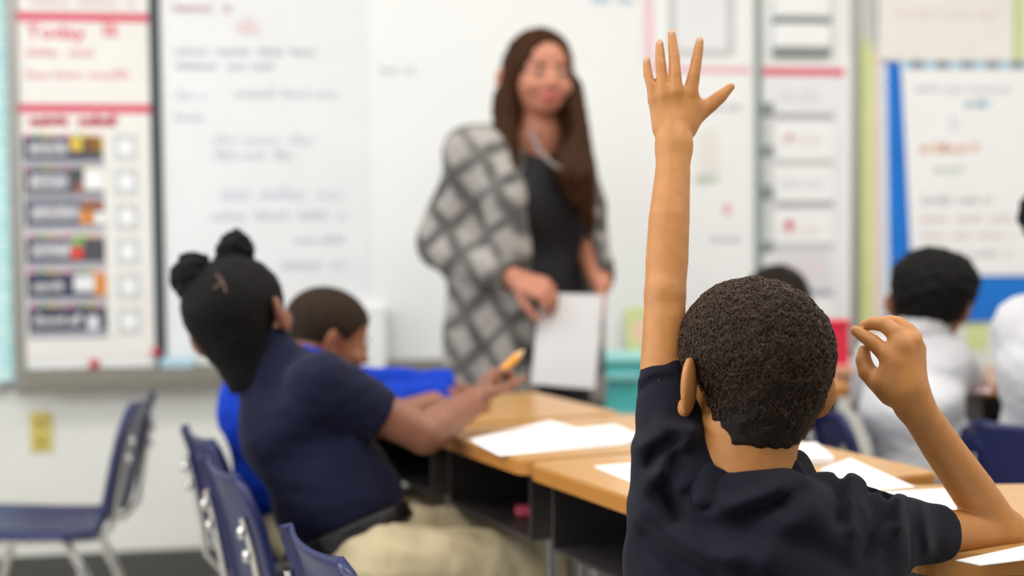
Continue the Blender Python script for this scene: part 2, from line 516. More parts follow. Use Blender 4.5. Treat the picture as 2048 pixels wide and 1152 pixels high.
def nets(f, lo, h, smooth):
    ins = f < 0
    c = np.zeros(tuple(d - 1 for d in f.shape), dtype=np.int8)
    for a in (0, 1):
        for b in (0, 1):
            for e in (0, 1):
                c += ins[a:f.shape[0] - 1 + a, b:f.shape[1] - 1 + b, e:f.shape[2] - 1 + e]
    act = (c > 0) & (c < 8)
    ijk = np.argwhere(act); N = len(ijk)
    idx = np.full(c.shape, -1, dtype=np.int32); idx[act] = np.arange(N)
    acc = np.zeros((N, 3)); cnt = np.zeros(N)
    cor = [(a, b, e) for a in (0, 1) for b in (0, 1) for e in (0, 1)]
    for A in cor:
        for ax_ in range(3):
            if A[ax_]: continue
            B = list(A); B[ax_] = 1
            fa = f[ijk[:, 0] + A[0], ijk[:, 1] + A[1], ijk[:, 2] + A[2]]; fb = f[ijk[:, 0] + B[0], ijk[:, 1] + B[1], ijk[:, 2] + B[2]]
            m = (fa < 0) != (fb < 0)
            t = np.where(m, fa / np.where(m, fa - fb, 1), 0)
            p = np.tile(np.array(A, dtype=float), (N, 1)); p[:, ax_] += t
            acc += p * m[:, None]; cnt += m
    V = (ijk + acc / cnt[:, None]) * h + lo
    Qs = []
    n0, n1, n2 = c.shape
    e0 = ins[:-1, 1:-1, 1:-1] != ins[1:, 1:-1, 1:-1]
    for ax_ in range(3):
        sl_a = [slice(1, -1)] * 3; sl_b = [slice(1, -1)] * 3
        sl_a[ax_] = slice(0, -1); sl_b[ax_] = slice(1, None)
        fa = ins[tuple(sl_a)]; fb = ins[tuple(sl_b)]
        E = np.argwhere(fa != fb)
        if not len(E): continue
        first = fa[E[:, 0], E[:, 1], E[:, 2]]
        base = E.copy()
        o = [i for i in range(3) if i != ax_]
        base[:, o[0]] += 1; base[:, o[1]] += 1
        def cell(d0, d1):
            q = base.copy(); q[:, o[0]] += d0; q[:, o[1]] += d1
            return idx[q[:, 0], q[:, 1], q[:, 2]]
        q = np.stack([cell(-1, -1), cell(0, -1), cell(0, 0), cell(-1, 0)], 1)
        flip = first if ax_ != 1 else ~first
        q[~flip] = q[~flip][:, ::-1]
        Qs.append(q)
    Q = np.concatenate(Qs); Q = Q[(Q >= 0).all(1)]
    for _ in range(smooth):
        s_ = np.zeros_like(V); n_ = np.zeros(len(V))
        for a, b in ((0, 1), (1, 2), (2, 3), (3, 0)):
            for u, w in ((a, b), (b, a)):
                for d in range(3): s_[:, d] += np.bincount(Q[:, u], V[Q[:, w], d], len(V))
                n_ += np.bincount(Q[:, u], minlength=len(V))
        V = V * 0.5 + 0.5 * s_ / np.maximum(n_, 1)[:, None]
    return V, Q
def wob(amp, freq, seed=0.0):
    """soft cloth waviness"""
    r = np.random.RandomState(int(seed * 10) + 3)
    W = r.normal(size=(5, 3)) * freq; ph = r.uniform(0, 6.28, 5)
    def fn(X, Y, Z):
        o = 0
        for i in range(5): o = o + np.sin(X * W[i, 0] + Y * W[i, 1] + Z * W[i, 2] + ph[i] + 1.3 * np.sin(X * W[i - 1, 1] + Z * W[i - 1, 0]))
        return o * (amp / 3.0)
    return fn
# ================================================================== the room
def struct(name, mb, m, parent=None):
    o = mb.build(name, m, parent)
    if parent is None: o['kind'] = 'structure'
    return o
RF = lambda s, t, z: room(s, t, z)
struct('floor', MB().box((S0 - 0.12, -0.12, -0.1), (S1 + 0.12, T1 + 0.12, 0.0), RF), 'floor_vinyl')
struct('ceiling', MB().box((S0 - 0.12, -0.12, CEIL), (S1 + 0.12, T1 + 0.12, CEIL + 0.1), RF), 'ceiling_tile')
struct('wall_front', MB().box((S0 - 0.12, -0.12, 0), (S1 + 0.12, 0, CEIL), RF), 'wall_paint')
struct('wall_right', MB().box((S1, 0, 0), (S1 + 0.12, T1, CEIL), RF), 'wall_paint')
struct('wall_back', MB().box((S0 - 0.12, T1, 0), (S1 + 0.12, T1 + 0.12, CEIL), RF), 'wall_paint')
mb = MB(); edges = [0.0]
mb.box((S0 - 0.12, 0, 0), (S0, T1, 1.0), RF).box((S0 - 0.12, 0, 2.3), (S0, T1, CEIL), RF)
for (t, w) in WINDOWS: edges += [t - w / 2, t + w / 2]
edges.append(T1)
for i in range(0, len(edges), 2): mb.box((S0 - 0.12, edges[i], 1.0), (S0, edges[i + 1], 2.3), RF)
struct('wall_left', mb, 'wall_paint')
for i, (t, w) in enumerate(WINDOWS):
    a, b = t - w / 2, t + w / 2
    f = MB()
    for (t0, t1, z0, z1) in ((a, a + 0.05, 1.0, 2.3), (b - 0.05, b, 1.0, 2.3), (a + 0.05, b - 0.05, 1.0, 1.05), (a + 0.05, b - 0.05, 2.25, 2.3), (t - 0.02, t + 0.02, 1.05, 2.25)):
        f.box((S0 - 0.09, t0, z0), (S0 - 0.03, t1, z1), RF)
    wo = struct('window_%d' % (i + 1), f, 'window_frame')
    for (t0, t1) in ((a + 0.05, t - 0.02), (t + 0.02, b - 0.05)):
        MB().box((S0 - 0.062, t0, 1.05), (S0 - 0.058, t1, 2.25), RF).build('pane', 'pane_glass', wo)
struct('baseboard_front', MB().bevbox((S0, 0.0, 0), (S1, 0.012, 0.1), 0.004, RF), 'baseboard_rubber')
struct('baseboard_left', MB().bevbox((S0, 0.0, 0), (S0 + 0.012, T1, 0.1), 0.004, RF), 'baseboard_rubber')
struct('baseboard_right', MB().bevbox((S1 - 0.012, 0.0, 0), (S1, T1, 0.1), 0.004, RF), 'baseboard_rubber')
# ceiling lamps (above the frame)
for i, (s, t) in enumerate(LAMPS):
    lo = thing('ceiling_lamp', room(s, t, CEIL), 'recessed rectangular fluorescent ceiling lamp above the classroom', 'lamp', 'ceiling lamps in two rows')
    f = MB()
    for b in ((s - .61, s + .61, t - .31, t - .285), (s - .61, s + .61, t + .285, t + .31), (s - .61, s - .585, t - .285, t + .285), (s + .585, s + .61, t - .285, t + .285)):
        f.box((b[0], b[2], CEIL - .03), (b[1], b[3], CEIL), RF)
    f.build('lamp_frame', 'window_frame', lo)
    MB().box((s - .585, t - .285, CEIL - .02), (s + .585, t + .285, CEIL - .004), RF).build('diffuser', 'lamp_diffuser', lo)

# ================================================================== things on the front wall
def wr(px0, py0, px1, py1, o=0.02):
    a = wall_sz(px0, py0, o); b = wall_sz(px1, py0, o); c = wall_sz(px0, py1, o); d = wall_sz(px1, py1, o)
    return (a[0] + c[0]) / 2, (b[0] + d[0]) / 2, (c[1] + d[1]) / 2, (a[1] + b[1]) / 2     # s0 s1 z0 z1
def wbox(r, o0, o1, mb=None, bev=0.0):
    mb = mb or MB()
    if bev: return mb.bevbox((r[0], o0, r[2]), (r[1], o1, r[3]), bev, RF)
    return mb.box((r[0], o0, r[2]), (r[1], o1, r[3]), RF)
def wpart(name, px, o0, o1, m, parent, bev=0.0):
    return wbox(wr(*px, (o0 + o1) / 2), o0, o1, None, bev).build(name, m, parent)
def wthing(name, px, label, cat, o=0.02, group=None):
    s, z = wall_sz((px[0] + px[2]) / 2, px[3], o)
    return thing(name, room(s, o, z), label, cat, group)
def strokes(polys, w, off):
    """ribbons of ink lying on a sheet: polys of (s, z)"""
    class Words:
        def __init__(s): s.w = []
        def build(s, name, m, parent):
            for x in s.w: r = x.build(name, m, parent)
            return r
    W = Words()
    for pl in polys:
        mb = MB(); W.w.append(mb)
        for (a, b) in zip(pl[:-1], pl[1:]):
            d = Vector((b[0] - a[0], b[1] - a[1])); L = d.length
            if L < 1e-5: continue
            n = Vector((-d.y, d.x)) / L * w / 2; e = d / L * w * 0.3
            q = [(a[0] - e.x - n.x, a[1] - e.y - n.y), (b[0] + e.x - n.x, b[1] + e.y - n.y), (b[0] + e.x + n.x, b[1] + e.y + n.y), (a[0] - e.x + n.x, a[1] - e.y + n.y)]
            mb.poly([room(s, off, z) for s, z in q], [(0, 1, 2, 3)])
    W.w = [x for x in W.w if x.f]
    return W
RS = random.Random(11)
def scrawl(px0, py0, px1, py1, off, words=4):
    """an illegible handwritten line filling a pixel box"""
    s0, s1, z0, z1 = wr(px0, py0, px1, py1, off)
    polys = []; x = s0; h = z1 - z0; step = h * 0.42
    while x < s1 - step:
        wl = min(s1 - x, RS.uniform(0.7, 1.5) * (s1 - s0) / words); pl = []; k = 0; xe = x + wl * 0.8
        while x < xe:
            tall = RS.random() < 0.3
            pl.append((x, z0 + h * RS.uniform(0.0, 0.15))); pl.append((x + step * 0.45, z0 + h * (RS.uniform(0.85, 1.0) if tall else RS.uniform(0.5, 0.65))))
            x += step
        polys.append(pl); x = xe + wl * 0.2
    return polys
def lettering(name, text, px, off, m, parent, bold=0.0):
    """real letters stretched to a pixel box on the wall"""
    cu = bpy.data.curves.new(name, 'FONT'); cu.body = text; cu.offset = bold; cu.resolution_u = 3
    to = bpy.data.objects.new(name, cu); COL.objects.link(to)
    dg = bpy.context.evaluated_depsgraph_get(); dg.update()
    me = bpy.data.meshes.new_from_object(to.evaluated_get(dg)); bpy.data.objects.remove(to)
    xs = [v.co.x for v in me.vertices]; ys = [v.co.y for v in me.vertices]
    s0, s1, z0, z1 = wr(*px, off); base = world_loc(parent)
    for v in me.vertices:
        s = s0 + (v.co.x - min(xs)) / (max(xs) - min(xs)) * (s1 - s0); z = z0 + (v.co.y - min(ys)) / (max(ys) - min(ys)) * (z1 - z0)
        v.co = room(s, off, z) - base
    me.materials.clear(); setmat(me, m); me.update()
    return link(name, me, parent)

# --- the white board: three panels, dark seams, frame, tray
TRAY_S = wall_sz(46, 742)[0]; BR = wall_sz(1703, 600)[0]
zt = wall_sz(420, 738, 0.03)[1]; ZTOP = 2.02
WB = thing('whiteboard', room((TRAY_S + BR) / 2, 0, zt), 'long three-panel whiteboard with metal tray on the front wall', 'whiteboard')
seams = [wall_sz(317, 400)[0], wall_sz(1512, 300)[0]]
ed = [TRAY_S] + seams + [BR]
for i in range(3):
    MB().box((ed[i] + 0.012, 0.004, zt + 0.012), (ed[i + 1] - 0.012, 0.02, ZTOP - 0.03), RF).build('board_panel', 'board_white', WB)
for s, m, w in ((seams[0], 'seam_dark', 0.016), (seams[1], 'seam_green', 0.012)):
    MB().bevbox((s - w, 0.004, zt + 0.012), (s + w, 0.03, ZTOP - 0.03), 0.003, RF).build('seam_strip', m, WB)
MB().bevbox((TRAY_S, 0.003, ZTOP - 0.03), (BR, 0.03, ZTOP), 0.004, RF).build('frame_top', 'aluminium', WB)
MB().bevbox((TRAY_S - 0.02, 0.003, zt), (TRAY_S + 0.012, 0.03, ZTOP), 0.004, RF).build('frame_side', 'aluminium', WB)
MB().bevbox((BR - 0.012, 0.003, zt), (BR + 0.02, 0.03, ZTOP), 0.004, RF).build('frame_side', 'aluminium', WB)
tr = MB().bevbox((TRAY_S + 0.01, 0.003, zt - 0.012), (BR - 0.01, 0.085, zt + 0.006), 0.004, RF)
tr.bevbox((TRAY_S + 0.01, 0.07, zt - 0.045), (BR - 0.01, 0.088, zt + 0.002), 0.005, RF)
tr.bevbox((TRAY_S + 0.01, 0.003, zt - 0.05), (BR - 0.01, 0.03, zt - 0.01), 0.004, RF)
tr.build('marker_tray', 'tray_metal', WB)
# --- large chart sheet with handwriting, left half of the middle panel
CH = wthing('chart_paper', (334, 0, 738, 700), 'big pale chart sheet with faint handwriting left of the teacher', 'chart', 0.021)
wpart('sheet', (334, -60, 738, 704), 0.0205, 0.0225, 'paper_grey', CH)
mb = None
for (y, x0, x1, h, n) in ((95, 350, 640, 16, 4), (125, 352, 560, 14, 3), (180, 350, 420, 20, 1), (175, 470, 690, 22, 3), (225, 350, 420, 18, 1), (265, 425, 640, 26, 3), (300, 430, 600, 20, 3), (375, 440, 700, 26, 3), (420, 420, 690, 22, 4), (470, 590, 700, 18, 2), (520, 560, 700, 20, 2), (560, 360, 480, 16, 2)):
    mb2 = strokes(scrawl(x0, y, x1, y + h, 0.0228, n), 0.006, 0.0228)
    mb2.build('handwriting', 'ink_lavender' if y in (180, 225, 375) else 'ink_grey', CH)
strokes(scrawl(470, 36, 542, 70, 0.0228, 1), 0.010, 0.0228).build('handwriting', 'ink_red_faint', CH)
strokes(scrawl(345, 8, 470, 24, 0.0228, 1), 0.009, 0.0228).build('handwriting', 'ink_red_faint', CH)
# --- writing straight on the board, right of the teacher
BW = strokes(scrawl(1180, -10, 1280, 8, 0.0208, 2), 0.006, 0.0208).build('handwriting', 'ink_blue', WB)
strokes(scrawl(760, 130, 840, 150, 0.0208, 2), 0.005, 0.0208).build('handwriting', 'ink_lavender', WB)

# --- posters on the left panel
P0 = wthing('wall_poster', (33, -60, 303, 22), 'pink-tinted poster sheet above the Today is poster', 'poster')
wpart('sheet', (33, -70, 303, 24), 0.0205, 0.023, 'paper_cream', P0)
strokes(scrawl(60, -2, 280, 12, 0.0235, 3), 0.006, 0.0235).build('handwriting', 'ink_red_faint', P0)
P1 = wthing('today_poster', (33, 26, 303, 210), 'cream poster headed Today is in red hand lettering', 'poster')
wpart('sheet', (35, 26, 303, 208), 0.0205, 0.023, 'paper_cream', P1)
wpart('header_band', (33, 26, 306, 43), 0.0225, 0.0245, 'ink_red', P1)
lettering('lettering', 'Today', (52, 50, 172, 86), 0.0238, 'ink_red', P1, 0.02)
lettering('lettering', 'is', (206, 40, 234, 74), 0.0238, 'ink_red', P1, 0.02)
strokes(scrawl(50, 96, 205, 114, 0.0238, 2), 0.0055, 0.0238).build('handwriting', 'ink_red_pale', P1)
strokes(scrawl(50, 138, 280, 158, 0.0238, 3), 0.0055, 0.0238).build('handwriting', 'ink_red_pale', P1)
P2 = wthing('schedule_pocket_chart', (37, 210, 312, 712), 'cream pocket chart of six navy schedule cards under a red band', 'pocket chart')
wpart('backing', (37, 210, 304, 718), 0.0205, 0.023, 'paper_cream', P2)
wpart('header_band', (34, 209, 309, 226), 0.0225, 0.0248, 'ink_red', P2)
strokes(scrawl(60, 232, 248, 250, 0.0238, 2), 0.011, 0.0238).build('lettering', 'ink_red', P2)
cards = [(46, 272, 205, 320), (48, 336, 206, 388), (50, 398, 208, 450), (52, 474, 210, 524), (54, 545, 212, 594), (57, 613, 214, 662)]
pics = [[(140, 300, 'card_yellow', 0, 30), (165, 203, 'card_charcoal', 2, 46), (176, 199, 'card_orange', 6, 30)],
        [(168, 206, 'paper', 0, 44), (150, 168, 'card_brown', 30, 50)],
        [(162, 206, 'card_brown', 0, 24), (160, 190, 'card_orange', 24, 50), (184, 208, 'paper', 26, 50)],
        [(142, 166, 'card_red', 20, 44), (140, 168, 'card_green', 0, 18), (170, 208, 'card_charcoal', 0, 46)],
        [(148, 190, 'paper_grey', 6, 38), (188, 212, 'card_orange', 0, 46)],
        [(174, 198, 'paper_lavender', 18, 46)]]
for i, c in enumerate(cards):
    co = wpart('schedule_card', c, 0.0232, 0.0252, 'card_navy' if i != 1 else 'card_charcoal', P2)
    x1 = c[2] - (70 if i in (0, 1, 3, 4) else 48 if i != 5 else 50)
    wpart('name_strip', (c[0] + 12, c[1] + 12, x1, c[3] - 10), 0.0253, 0.0262, 'card_grey' if i < 4 else 'card_navy', co)
    strokes(scrawl(c[0] + 16, c[1] + 16, x1 - 4, c[3] - 14, 0.0266, 1), 0.012, 0.0266).build('card_lettering', 'ink_white', co)
    for (a, b, m, y0, y1) in pics[i]:
        b = min(b, c[2])
        wpart('picture', (a, c[1] + y0, b, c[1] + y1), 0.0255 + 0.0006 * pics[i].index((a, b if (a, b, m, y0, y1) in pics[i] else 300, m, y0, y1)) if False else 0.0255, 0.0264, m, co)
    wpart('pocket_strip', (c[0], c[3] + 1, c[2] + 2, c[3] + 13), 0.0255, 0.0275, 'card_grey', P2)
    n = 8
    for k in range(n):
        a = c[0] + (c[2] - c[0]) * k / n
        wpart('border_dot', (a + 3, c[1] - 5, a + 14, c[1] + 2), 0.0266, 0.0274, ('card_pink', 'card_green', 'card_yellow', 'ink_red_pale')[k % 4], co)
    # clock card in the right-hand column
    cx0, cy0 = 228 + i * 1.6, 268 + i * 69.5
    k = wpart('clock_card', (cx0, cy0, cx0 + 46, cy0 + 54), 0.0232, 0.0245, 'card_clock', P2)
    s0, s1, z0, z1 = wr(cx0 + 8, cy0 + 10, cx0 + 38, cy0 + 44, 0.025)
    vs = [room((s0 + s1) / 2 + (s1 - s0) / 2 * math.cos(2 * PI * j / 16), 0.0252, (z0 + z1) / 2 + (z1 - z0) / 2 * math.sin(2 * PI * j / 16)) for j in range(16)]
    MB().poly(vs, [tuple(range(16))]).build('clock_face', 'paper', k)
# --- magnets
for px, lab in (((302, 692, 320, 716), 'red magnet low on the dark board seam'), ((178, 718, 198, 738), 'small dark red magnet low on the left board panel')):
    s0, s1, z0, z1 = wr(*px, 0.03)
    o0 = 0.0302 if px[0] > 250 else 0.0202
    mg = MB(); ctr = room((s0 + s1) / 2, o0, (z0 + z1) / 2)
    fr = Matrix((WD, Vector((0, 0, 1)), WN)).transposed()
    r = (s1 - s0) / 2
    mg.lathe([(0.0001, 0), (r, 0), (r, 0.006), (r * 0.8, 0.009), (0.0001, 0.010)], ctr, 14, fr)
    tag(mg.build('board_magnet', 'magnet_red'), lab, 'magnet')

# --- framed turquoise bulletin board at the far left
BB = wthing('bulletin_board', (-160, 0, 40, 785), 'turquoise dotted bulletin board with metal frame at the far left', 'bulletin board', 0.02)
wpart('backing', (-420, -80, 22, 770), 0.004, 0.016, 'teal_dots', BB)
wpart('frame_bar', (18, -80, 40, 785), 0.003, 0.032, 'aluminium', BB, 0.004)
wpart('frame_bar', (-420, 768, 18, 785), 0.003, 0.032, 'aluminium', BB, 0.004)
# --- outlet
OU = wthing('outlet_plate', (60, 824, 105, 903), 'yellow electrical outlet plate low on the wall', 'outlet', 0.0)
wpart('plate', (60, 824, 104, 903), 0.0, 0.008, 'outlet_yellow', OU, 0.003)
for y in (838, 872): wpart('socket', (72, y, 92, y + 20), 0.008, 0.0105, 'outlet_slot', OU, 0.002)

# --- right part of the middle panel
RP = wthing('framed_notice', (1292, -60, 1500, 142), 'white sheet in grey border with pink strip, above the raised hand', 'poster', 0.021)
wpart('sheet', (1296, -60, 1498, 132), 0.0205, 0.0225, 'paper', RP)
wpart('side_strip', (1288, -60, 1308, 128), 0.0226, 0.024, 'paper_pink', RP)
for q in ((1336, -60, 1352, 112), (1452, -60, 1470, 112), (1352, 98, 1452, 114)): wpart('border_bar', q, 0.0226, 0.0242, 'card_clock', RP)
wpart('inner_sheet', (1352, -60, 1452, 98), 0.0226, 0.0238, 'paper_grey', RP)
LP = wthing('long_notice', (1300, 132, 1500, 690), 'tall white notice with pale pink heading line beside the raised arm', 'poster', 0.021)
wpart('sheet', (1296, 133, 1500, 620), 0.0205, 0.0222, 'paper', LP)
wpart('heading_line', (1296, 134, 1502, 146), 0.0224, 0.0236, 'ink_red_pale', LP)
strokes(scrawl(1400, 205, 1490, 222, 0.0228, 2), 0.006, 0.0228).build('handwriting', 'ink_grey', LP)
wpart('beige_note', (1396, 258, 1436, 342), 0.0224, 0.024, 'paper_cream', LP)
strokes(scrawl(1390, 348, 1440, 366, 0.0232, 1), 0.010, 0.0232).build('handwriting', 'ink_green', LP)
wpart('red_mark', (1447, 408, 1462, 430), 0.0224, 0.0238, 'ink_red_pale', LP)
strokes(scrawl(1420, 470, 1490, 486, 0.0228, 2), 0.006, 0.0228).build('handwriting', 'ink_grey', LP)

# --- wall file holder + white pocket chart on the right panel
FH = wthing('wall_file_holder', (1540, -60, 1670, 118), 'white wall file holder with two grey slots, above the red band', 'file holder', 0.021)
wpart('back_plate', (1536, -80, 1676, 122), 0.0205, 0.026, 'paper', FH, 0.002)
for (y0, y1) in ((-60, 34), (48, 96)):
    s0, s1, z0, z1 = wr(1550, y0, 1660, y1, 0.05)
    MB().bevbox((s0, 0.03, z0), (s1, 0.062, z1), 0.006, RF).build('pocket', 'board_white', FH)
    s0, s1, z0, z1 = wr(1548, y1, 1662, y1 + 14, 0.045)
    MB().bevbox((s0, 0.026, z0), (s1, 0.05, z1), 0.003, RF).build('slot_bar', 'clip_grey', FH)
s0, s1, z0, z1 = wr(1546, -60, 1664, 112, 0.03)
MB().box((s0, 0.026, z0), (s1, 0.03, z1), RF).build('slot_back', 'card_clock', FH)
PC = wthing('label_pocket_chart', (1522, 134, 1692, 690), 'white pocket chart of pale cards with red band, right panel', 'pocket chart', 0.021)
wpart('backing', (1524, 134, 1690, 700), 0.0205, 0.0225, 'paper_grey', PC)
wpart('header_band', (1520, 136, 1688, 151), 0.0226, 0.0246, 'ink_red', PC)
ys = [(160, 226), (246, 318), (332, 402), (424, 486), (502, 580), (600, 668)]
for i, (y0, y1) in enumerate(ys):
    c = wpart('label_card', (1552, y0, 1664, y1), 0.0228, 0.0245, ('paper_grey', 'paper', 'paper', 'paper', 'paper_lavender', 'paper')[i], PC)
    wpart('pocket_strip', (1550, y1 + 1, 1668, y1 + 12), 0.0228, 0.0262, 'card_clock' if i % 2 else 'card_grey', PC)
    strokes(scrawl(1562, y0 + 20, 1650, y0 + 44, 0.0248, 2), 0.005, 0.0248).build('handwriting', 'ink_red_faint' if i in (1, 3, 4) else 'ink_lavender', c)
    if i in (1, 3):
        s, z = wall_sz(1579, y0 + 26, 0.025)
        fr = Matrix((WD, Vector((0, 0, 1)), WN)).transposed()
        MB().lathe([(0.0001, 0), (0.016 if i == 3 else 0.011, 0), (0.012, 0.003), (0.0001, 0.004)], room(s, 0.0246, z), 12, fr).build('sticker', 'ink_red' if i == 3 else 'ink_red_pale', c)
for (y0, y1) in ((205, 232), (292, 312), (372, 398), (484, 502)):
    wpart('clip', (1517, y0, 1546, y1), 0.0228, 0.034, 'clip_grey', PC, 0.003)
for (y0, y1) in ((232, 290), (312, 370), (398, 484)):
    wpart('tag_card', (1524, y0, 1544, y1), 0.0228, 0.0262, 'card_clock', PC)
# --- lime + peach border strip, blue bulletin board
LB = wthing('lime_border_strip', (1710, 78, 1764, 660), 'lime green border strip running down the wall beside blue board', 'border strip', 0.01)
wpart('lime_strip', (1710, 78, 1746, 680), 0.001, 0.008, 'lime_border', LB)
wpart('peach_strip', (1746, 90, 1768, 680), 0.001, 0.007, 'peach_border', LB)
BL = wthing('blue_bulletin_board', (1764, 125, 2300, 640), 'bright blue bulletin board with white scalloped edge', 'bulletin board', 0.01)
wpart('backing', (1766, 128, 2330, 640), 0.001, 0.012, 'bulletin_blue', BL)
y = 140
while y < 640:
    s, z = wall_sz(1767 + (y - 140) * 0.012, y, 0.012)
    r = 0.019
    MB().poly([room(s + 0.0 + r * 0.75 * math.cos(PI * 2 * j / 12), 0.0128, z + r * math.sin(PI * 2 * j / 12)) for j in range(12)], [tuple(range(12))]).build('scallop', 'scallop_white', BL)
    y += 22
x = 1800
while x < 2140:
    wpart('top_border_piece', (x, 122, x + 20, 140), 0.0125, 0.0145, 'clip_grey' if (x // 25) % 2 else 'ink_blue', BL)
    x += 25
# white chart sheet hung over it, slightly turned
WC = wthing('white_chart_paper', (1804, 138, 2200, 548), 'white chart sheet with pastel handwriting over the blue board', 'chart', 0.016)
q = [wall_sz(px, py, 0.016) for px, py in ((1824, 552), (2330, 548), (2330, 138), (1803, 138))]
vs = [room(s, 0.0145, z) for s, z in q] + [room(s, 0.0165, z) for s, z in q]
pymesh('sheet', vs, [(3, 2, 1, 0), (4, 5, 6, 7), (0, 1, 5, 4), (1, 2, 6, 5), (2, 3, 7, 6), (3, 0, 4, 7)], 'paper', WC)
for (b, m, w) in (((1830, 170, 2040, 186), 'ink_lavender', .005), ((1930, 198, 1985, 214), 'ink_blue', .010), ((1900, 228, 1930, 262), 'ink_purple', .009), ((1840, 285, 1955, 306), 'ink_orange', .011),
                  ((1870, 330, 1930, 346), 'ink_green', .008), ((1845, 390, 1990, 408), 'ink_grey', .007), ((1840, 428, 2036, 444), 'ink_red_faint', .006), ((1840, 462, 2036, 478), 'ink_red_faint', .006), ((1880, 500, 2030, 514), 'ink_grey', .005)):
    strokes(scrawl(*b, 0.0169, 3), w, 0.0169).build('handwriting', m, WC)
CP = wthing('cream_chart_paper', (1752, -60, 2040, 124), 'cream chart sheet at the top right above the blue board', 'chart', 0.012)
wpart('sheet', (1756, -80, 2028, 122), 0.0125, 0.0145, 'paper_cream', CP)
wpart('lime_edge', (2030, -80, 2046, 124), 0.001, 0.010, 'lime_border', CP)
strokes(scrawl(1790, 20, 2000, 36, 0.0149, 3), 0.004, 0.0149).build('handwriting', 'ink_red_faint', CP)
TP = wthing('grey_side_trim', (1742, -60, 1752, 128), 'thin grey strip beside the cream chart sheet at top right', 'strip', 0.005)
wpart('strip', (1738, -80, 1750, 100), 0.001, 0.009, 'card_clock', TP)

LN = wthing('lime_note', (1936, 628, 1976, 692), 'small lime green note on the wall under the blue board', 'note', 0.005)
wpart('sheet', (1934, 646, 1974, 700), 0.0005, 0.002, 'lime_border', LN)
# --- things on the marker tray
s0, s1, z0, z1 = wr(1253, 615, 1300, 702, 0.05)
YC = thing('picture_card', room((s0 + s1) / 2, 0.055, zt + 0.006), 'yellow card with an orange round picture leaning on the tray', 'card')
def lean(s, o, z): return room(s, 0.026 + o + 0.035 * (1 - (z - zt) / (z1 - zt)), z)
MB().box((s0, 0, zt + 0.0065), (s1, 0.003, z1), lean).build('card_sheet', 'lime_border', YC)
c = ((s0 + s1) / 2 + 0.012, (zt + z1) / 2 + 0.005)
MB().poly([lean(c[0] + 0.03 * math.cos(2 * PI * j / 16), 0.0038, c[1] + 0.036 * math.sin(2 * PI * j / 16)) for j in range(16)], [tuple(range(16))]).build('picture_disc', 'ink_orange', YC)
for px, m, lab in ((356, 'ink_blue', 'pale blue board eraser lying on the marker tray'),):
    s, _ = wall_sz(px, 735, 0.05)
    tag(MB().bevbox((s - 0.05, 0.03, zt + 0.0065), (s + 0.05, 0.065, zt + 0.04), 0.006, RF).build('board_eraser', m), lab, 'eraser')

# ================================================================== desks
UD = Vector((0.42, -0.907, 0)).normalized(); VD = Vector((0.907, 0.42, 0)).normalized()
DESK_Z = 0.685
PD = Vector((0.017, 2.36, 0))
def make_desk(name, label, origin, xd, yd, wx, wy, group=None, cat='desk'):
    """origin = near-left corner of the top; xd runs along the open side, yd away from it"""
    rz = math.atan2(xd.y, xd.x)
    t = thing(name, origin, label, cat, group, rz)
    sg = 1 if xd.cross(yd).z > 0 else -1
    Y = lambda v: v * sg
    def fr(x, y, z): return Vector((x, Y(y), z))
    ol = rounded(0.004, 0.004, wx - 0.004, wy - 0.004, 0.03)
    ol2 = ol
    vs, fs = prism(ol2, DESK_Z - 0.004, DESK_Z)
    fs = fs if sg > 0 else [f[::-1] for f in fs]
    pymesh('desk_top', [fr(*v) for v in vs], fs, 'desk_laminate', t, local=True)
    ol = rounded(0, 0, wx, wy, 0.034)
    vs, fs = prism(ol, DESK_Z - 0.026, DESK_Z - 0.0035)
    fs = fs if sg > 0 else [f[::-1] for f in fs]
    pymesh('edge_band', [fr(*v) for v in vs], fs, 'desk_edge', t, local=True)
    zb, zt_ = DESK_Z - 0.145, DESK_Z - 0.027
    x0, x1, y0, y1 = 0.035, wx - 0.035, 0.03, wy - 0.05
    th = 0.006
    MB().box((x0, y0, zb), (x1, y1, zb + th), fr).build('shelf', 'desk_metal', t, True)
    for xx in (x0, x1 - th): MB().box((xx, y0 + 0.001, zb + th), (xx + th, y1, zt_), fr).build('side_panel', 'desk_metal', t, True)
    MB().box((x0 + th, y1 - th, zb + th), (x1 - th, y1, zt_), fr).build('back_panel', 'desk_metal', t, True)
    for xx in (x0 + 0.02, x1 - 0.02):
        for yy in (y0 + 0.05, y1 - 0.04):
            lg = MB().tube([fr(xx, yy, zb - 0.002), fr(xx, yy, 0.35), fr(xx + (0.02 if xx > wx / 2 else -0.02), yy, 0.03)], 0.013, 10).build('leg', 'leg_grey', t, True)
            ex = xx + (0.02 if xx > wx / 2 else -0.02)
            MB().lathe([(0.0001, 0.0), (0.019, 0.0), (0.02, 0.012), (0.014, 0.035), (0.0001, 0.036)], fr(ex, yy, 0), 12).build('foot_glide', 'glide', lg, True)
    return t
G = 0.006
make_desk('student_desk', 'tan open-front desk where the girl in navy rests her arm', PD - UD * (0.45 - G), UD, VD, 0.44, 0.45, 'row of desks before the teacher')
make_desk('student_desk', 'tan open-front desk in front of the boy in blue jacket', PD - UD * 0.90, UD, VD, 0.44, 0.45, 'row of desks before the teacher')
make_desk('student_desk', 'tan open-front desk with papers, left of the boy raising his hand', PD + UD * G, UD, VD, 0.40, 0.54, 'row of desks before the teacher')
XD = Vector((1, 0, 0)); YD = Vector((0, 1, 0))
make_desk('student_desk', 'tan desk at lower right under the boy\'s resting elbow', Vector((0.475, 1.668, 0)), XD, YD, 0.62, 0.45, 'desks on the right')
make_desk('student_desk', 'dark-boxed desk behind the raised-hand boy\'s head, with a red box', Vector((0.36, 3.40, 0)), XD, YD, 0.46, 0.44, 'desks on the right')
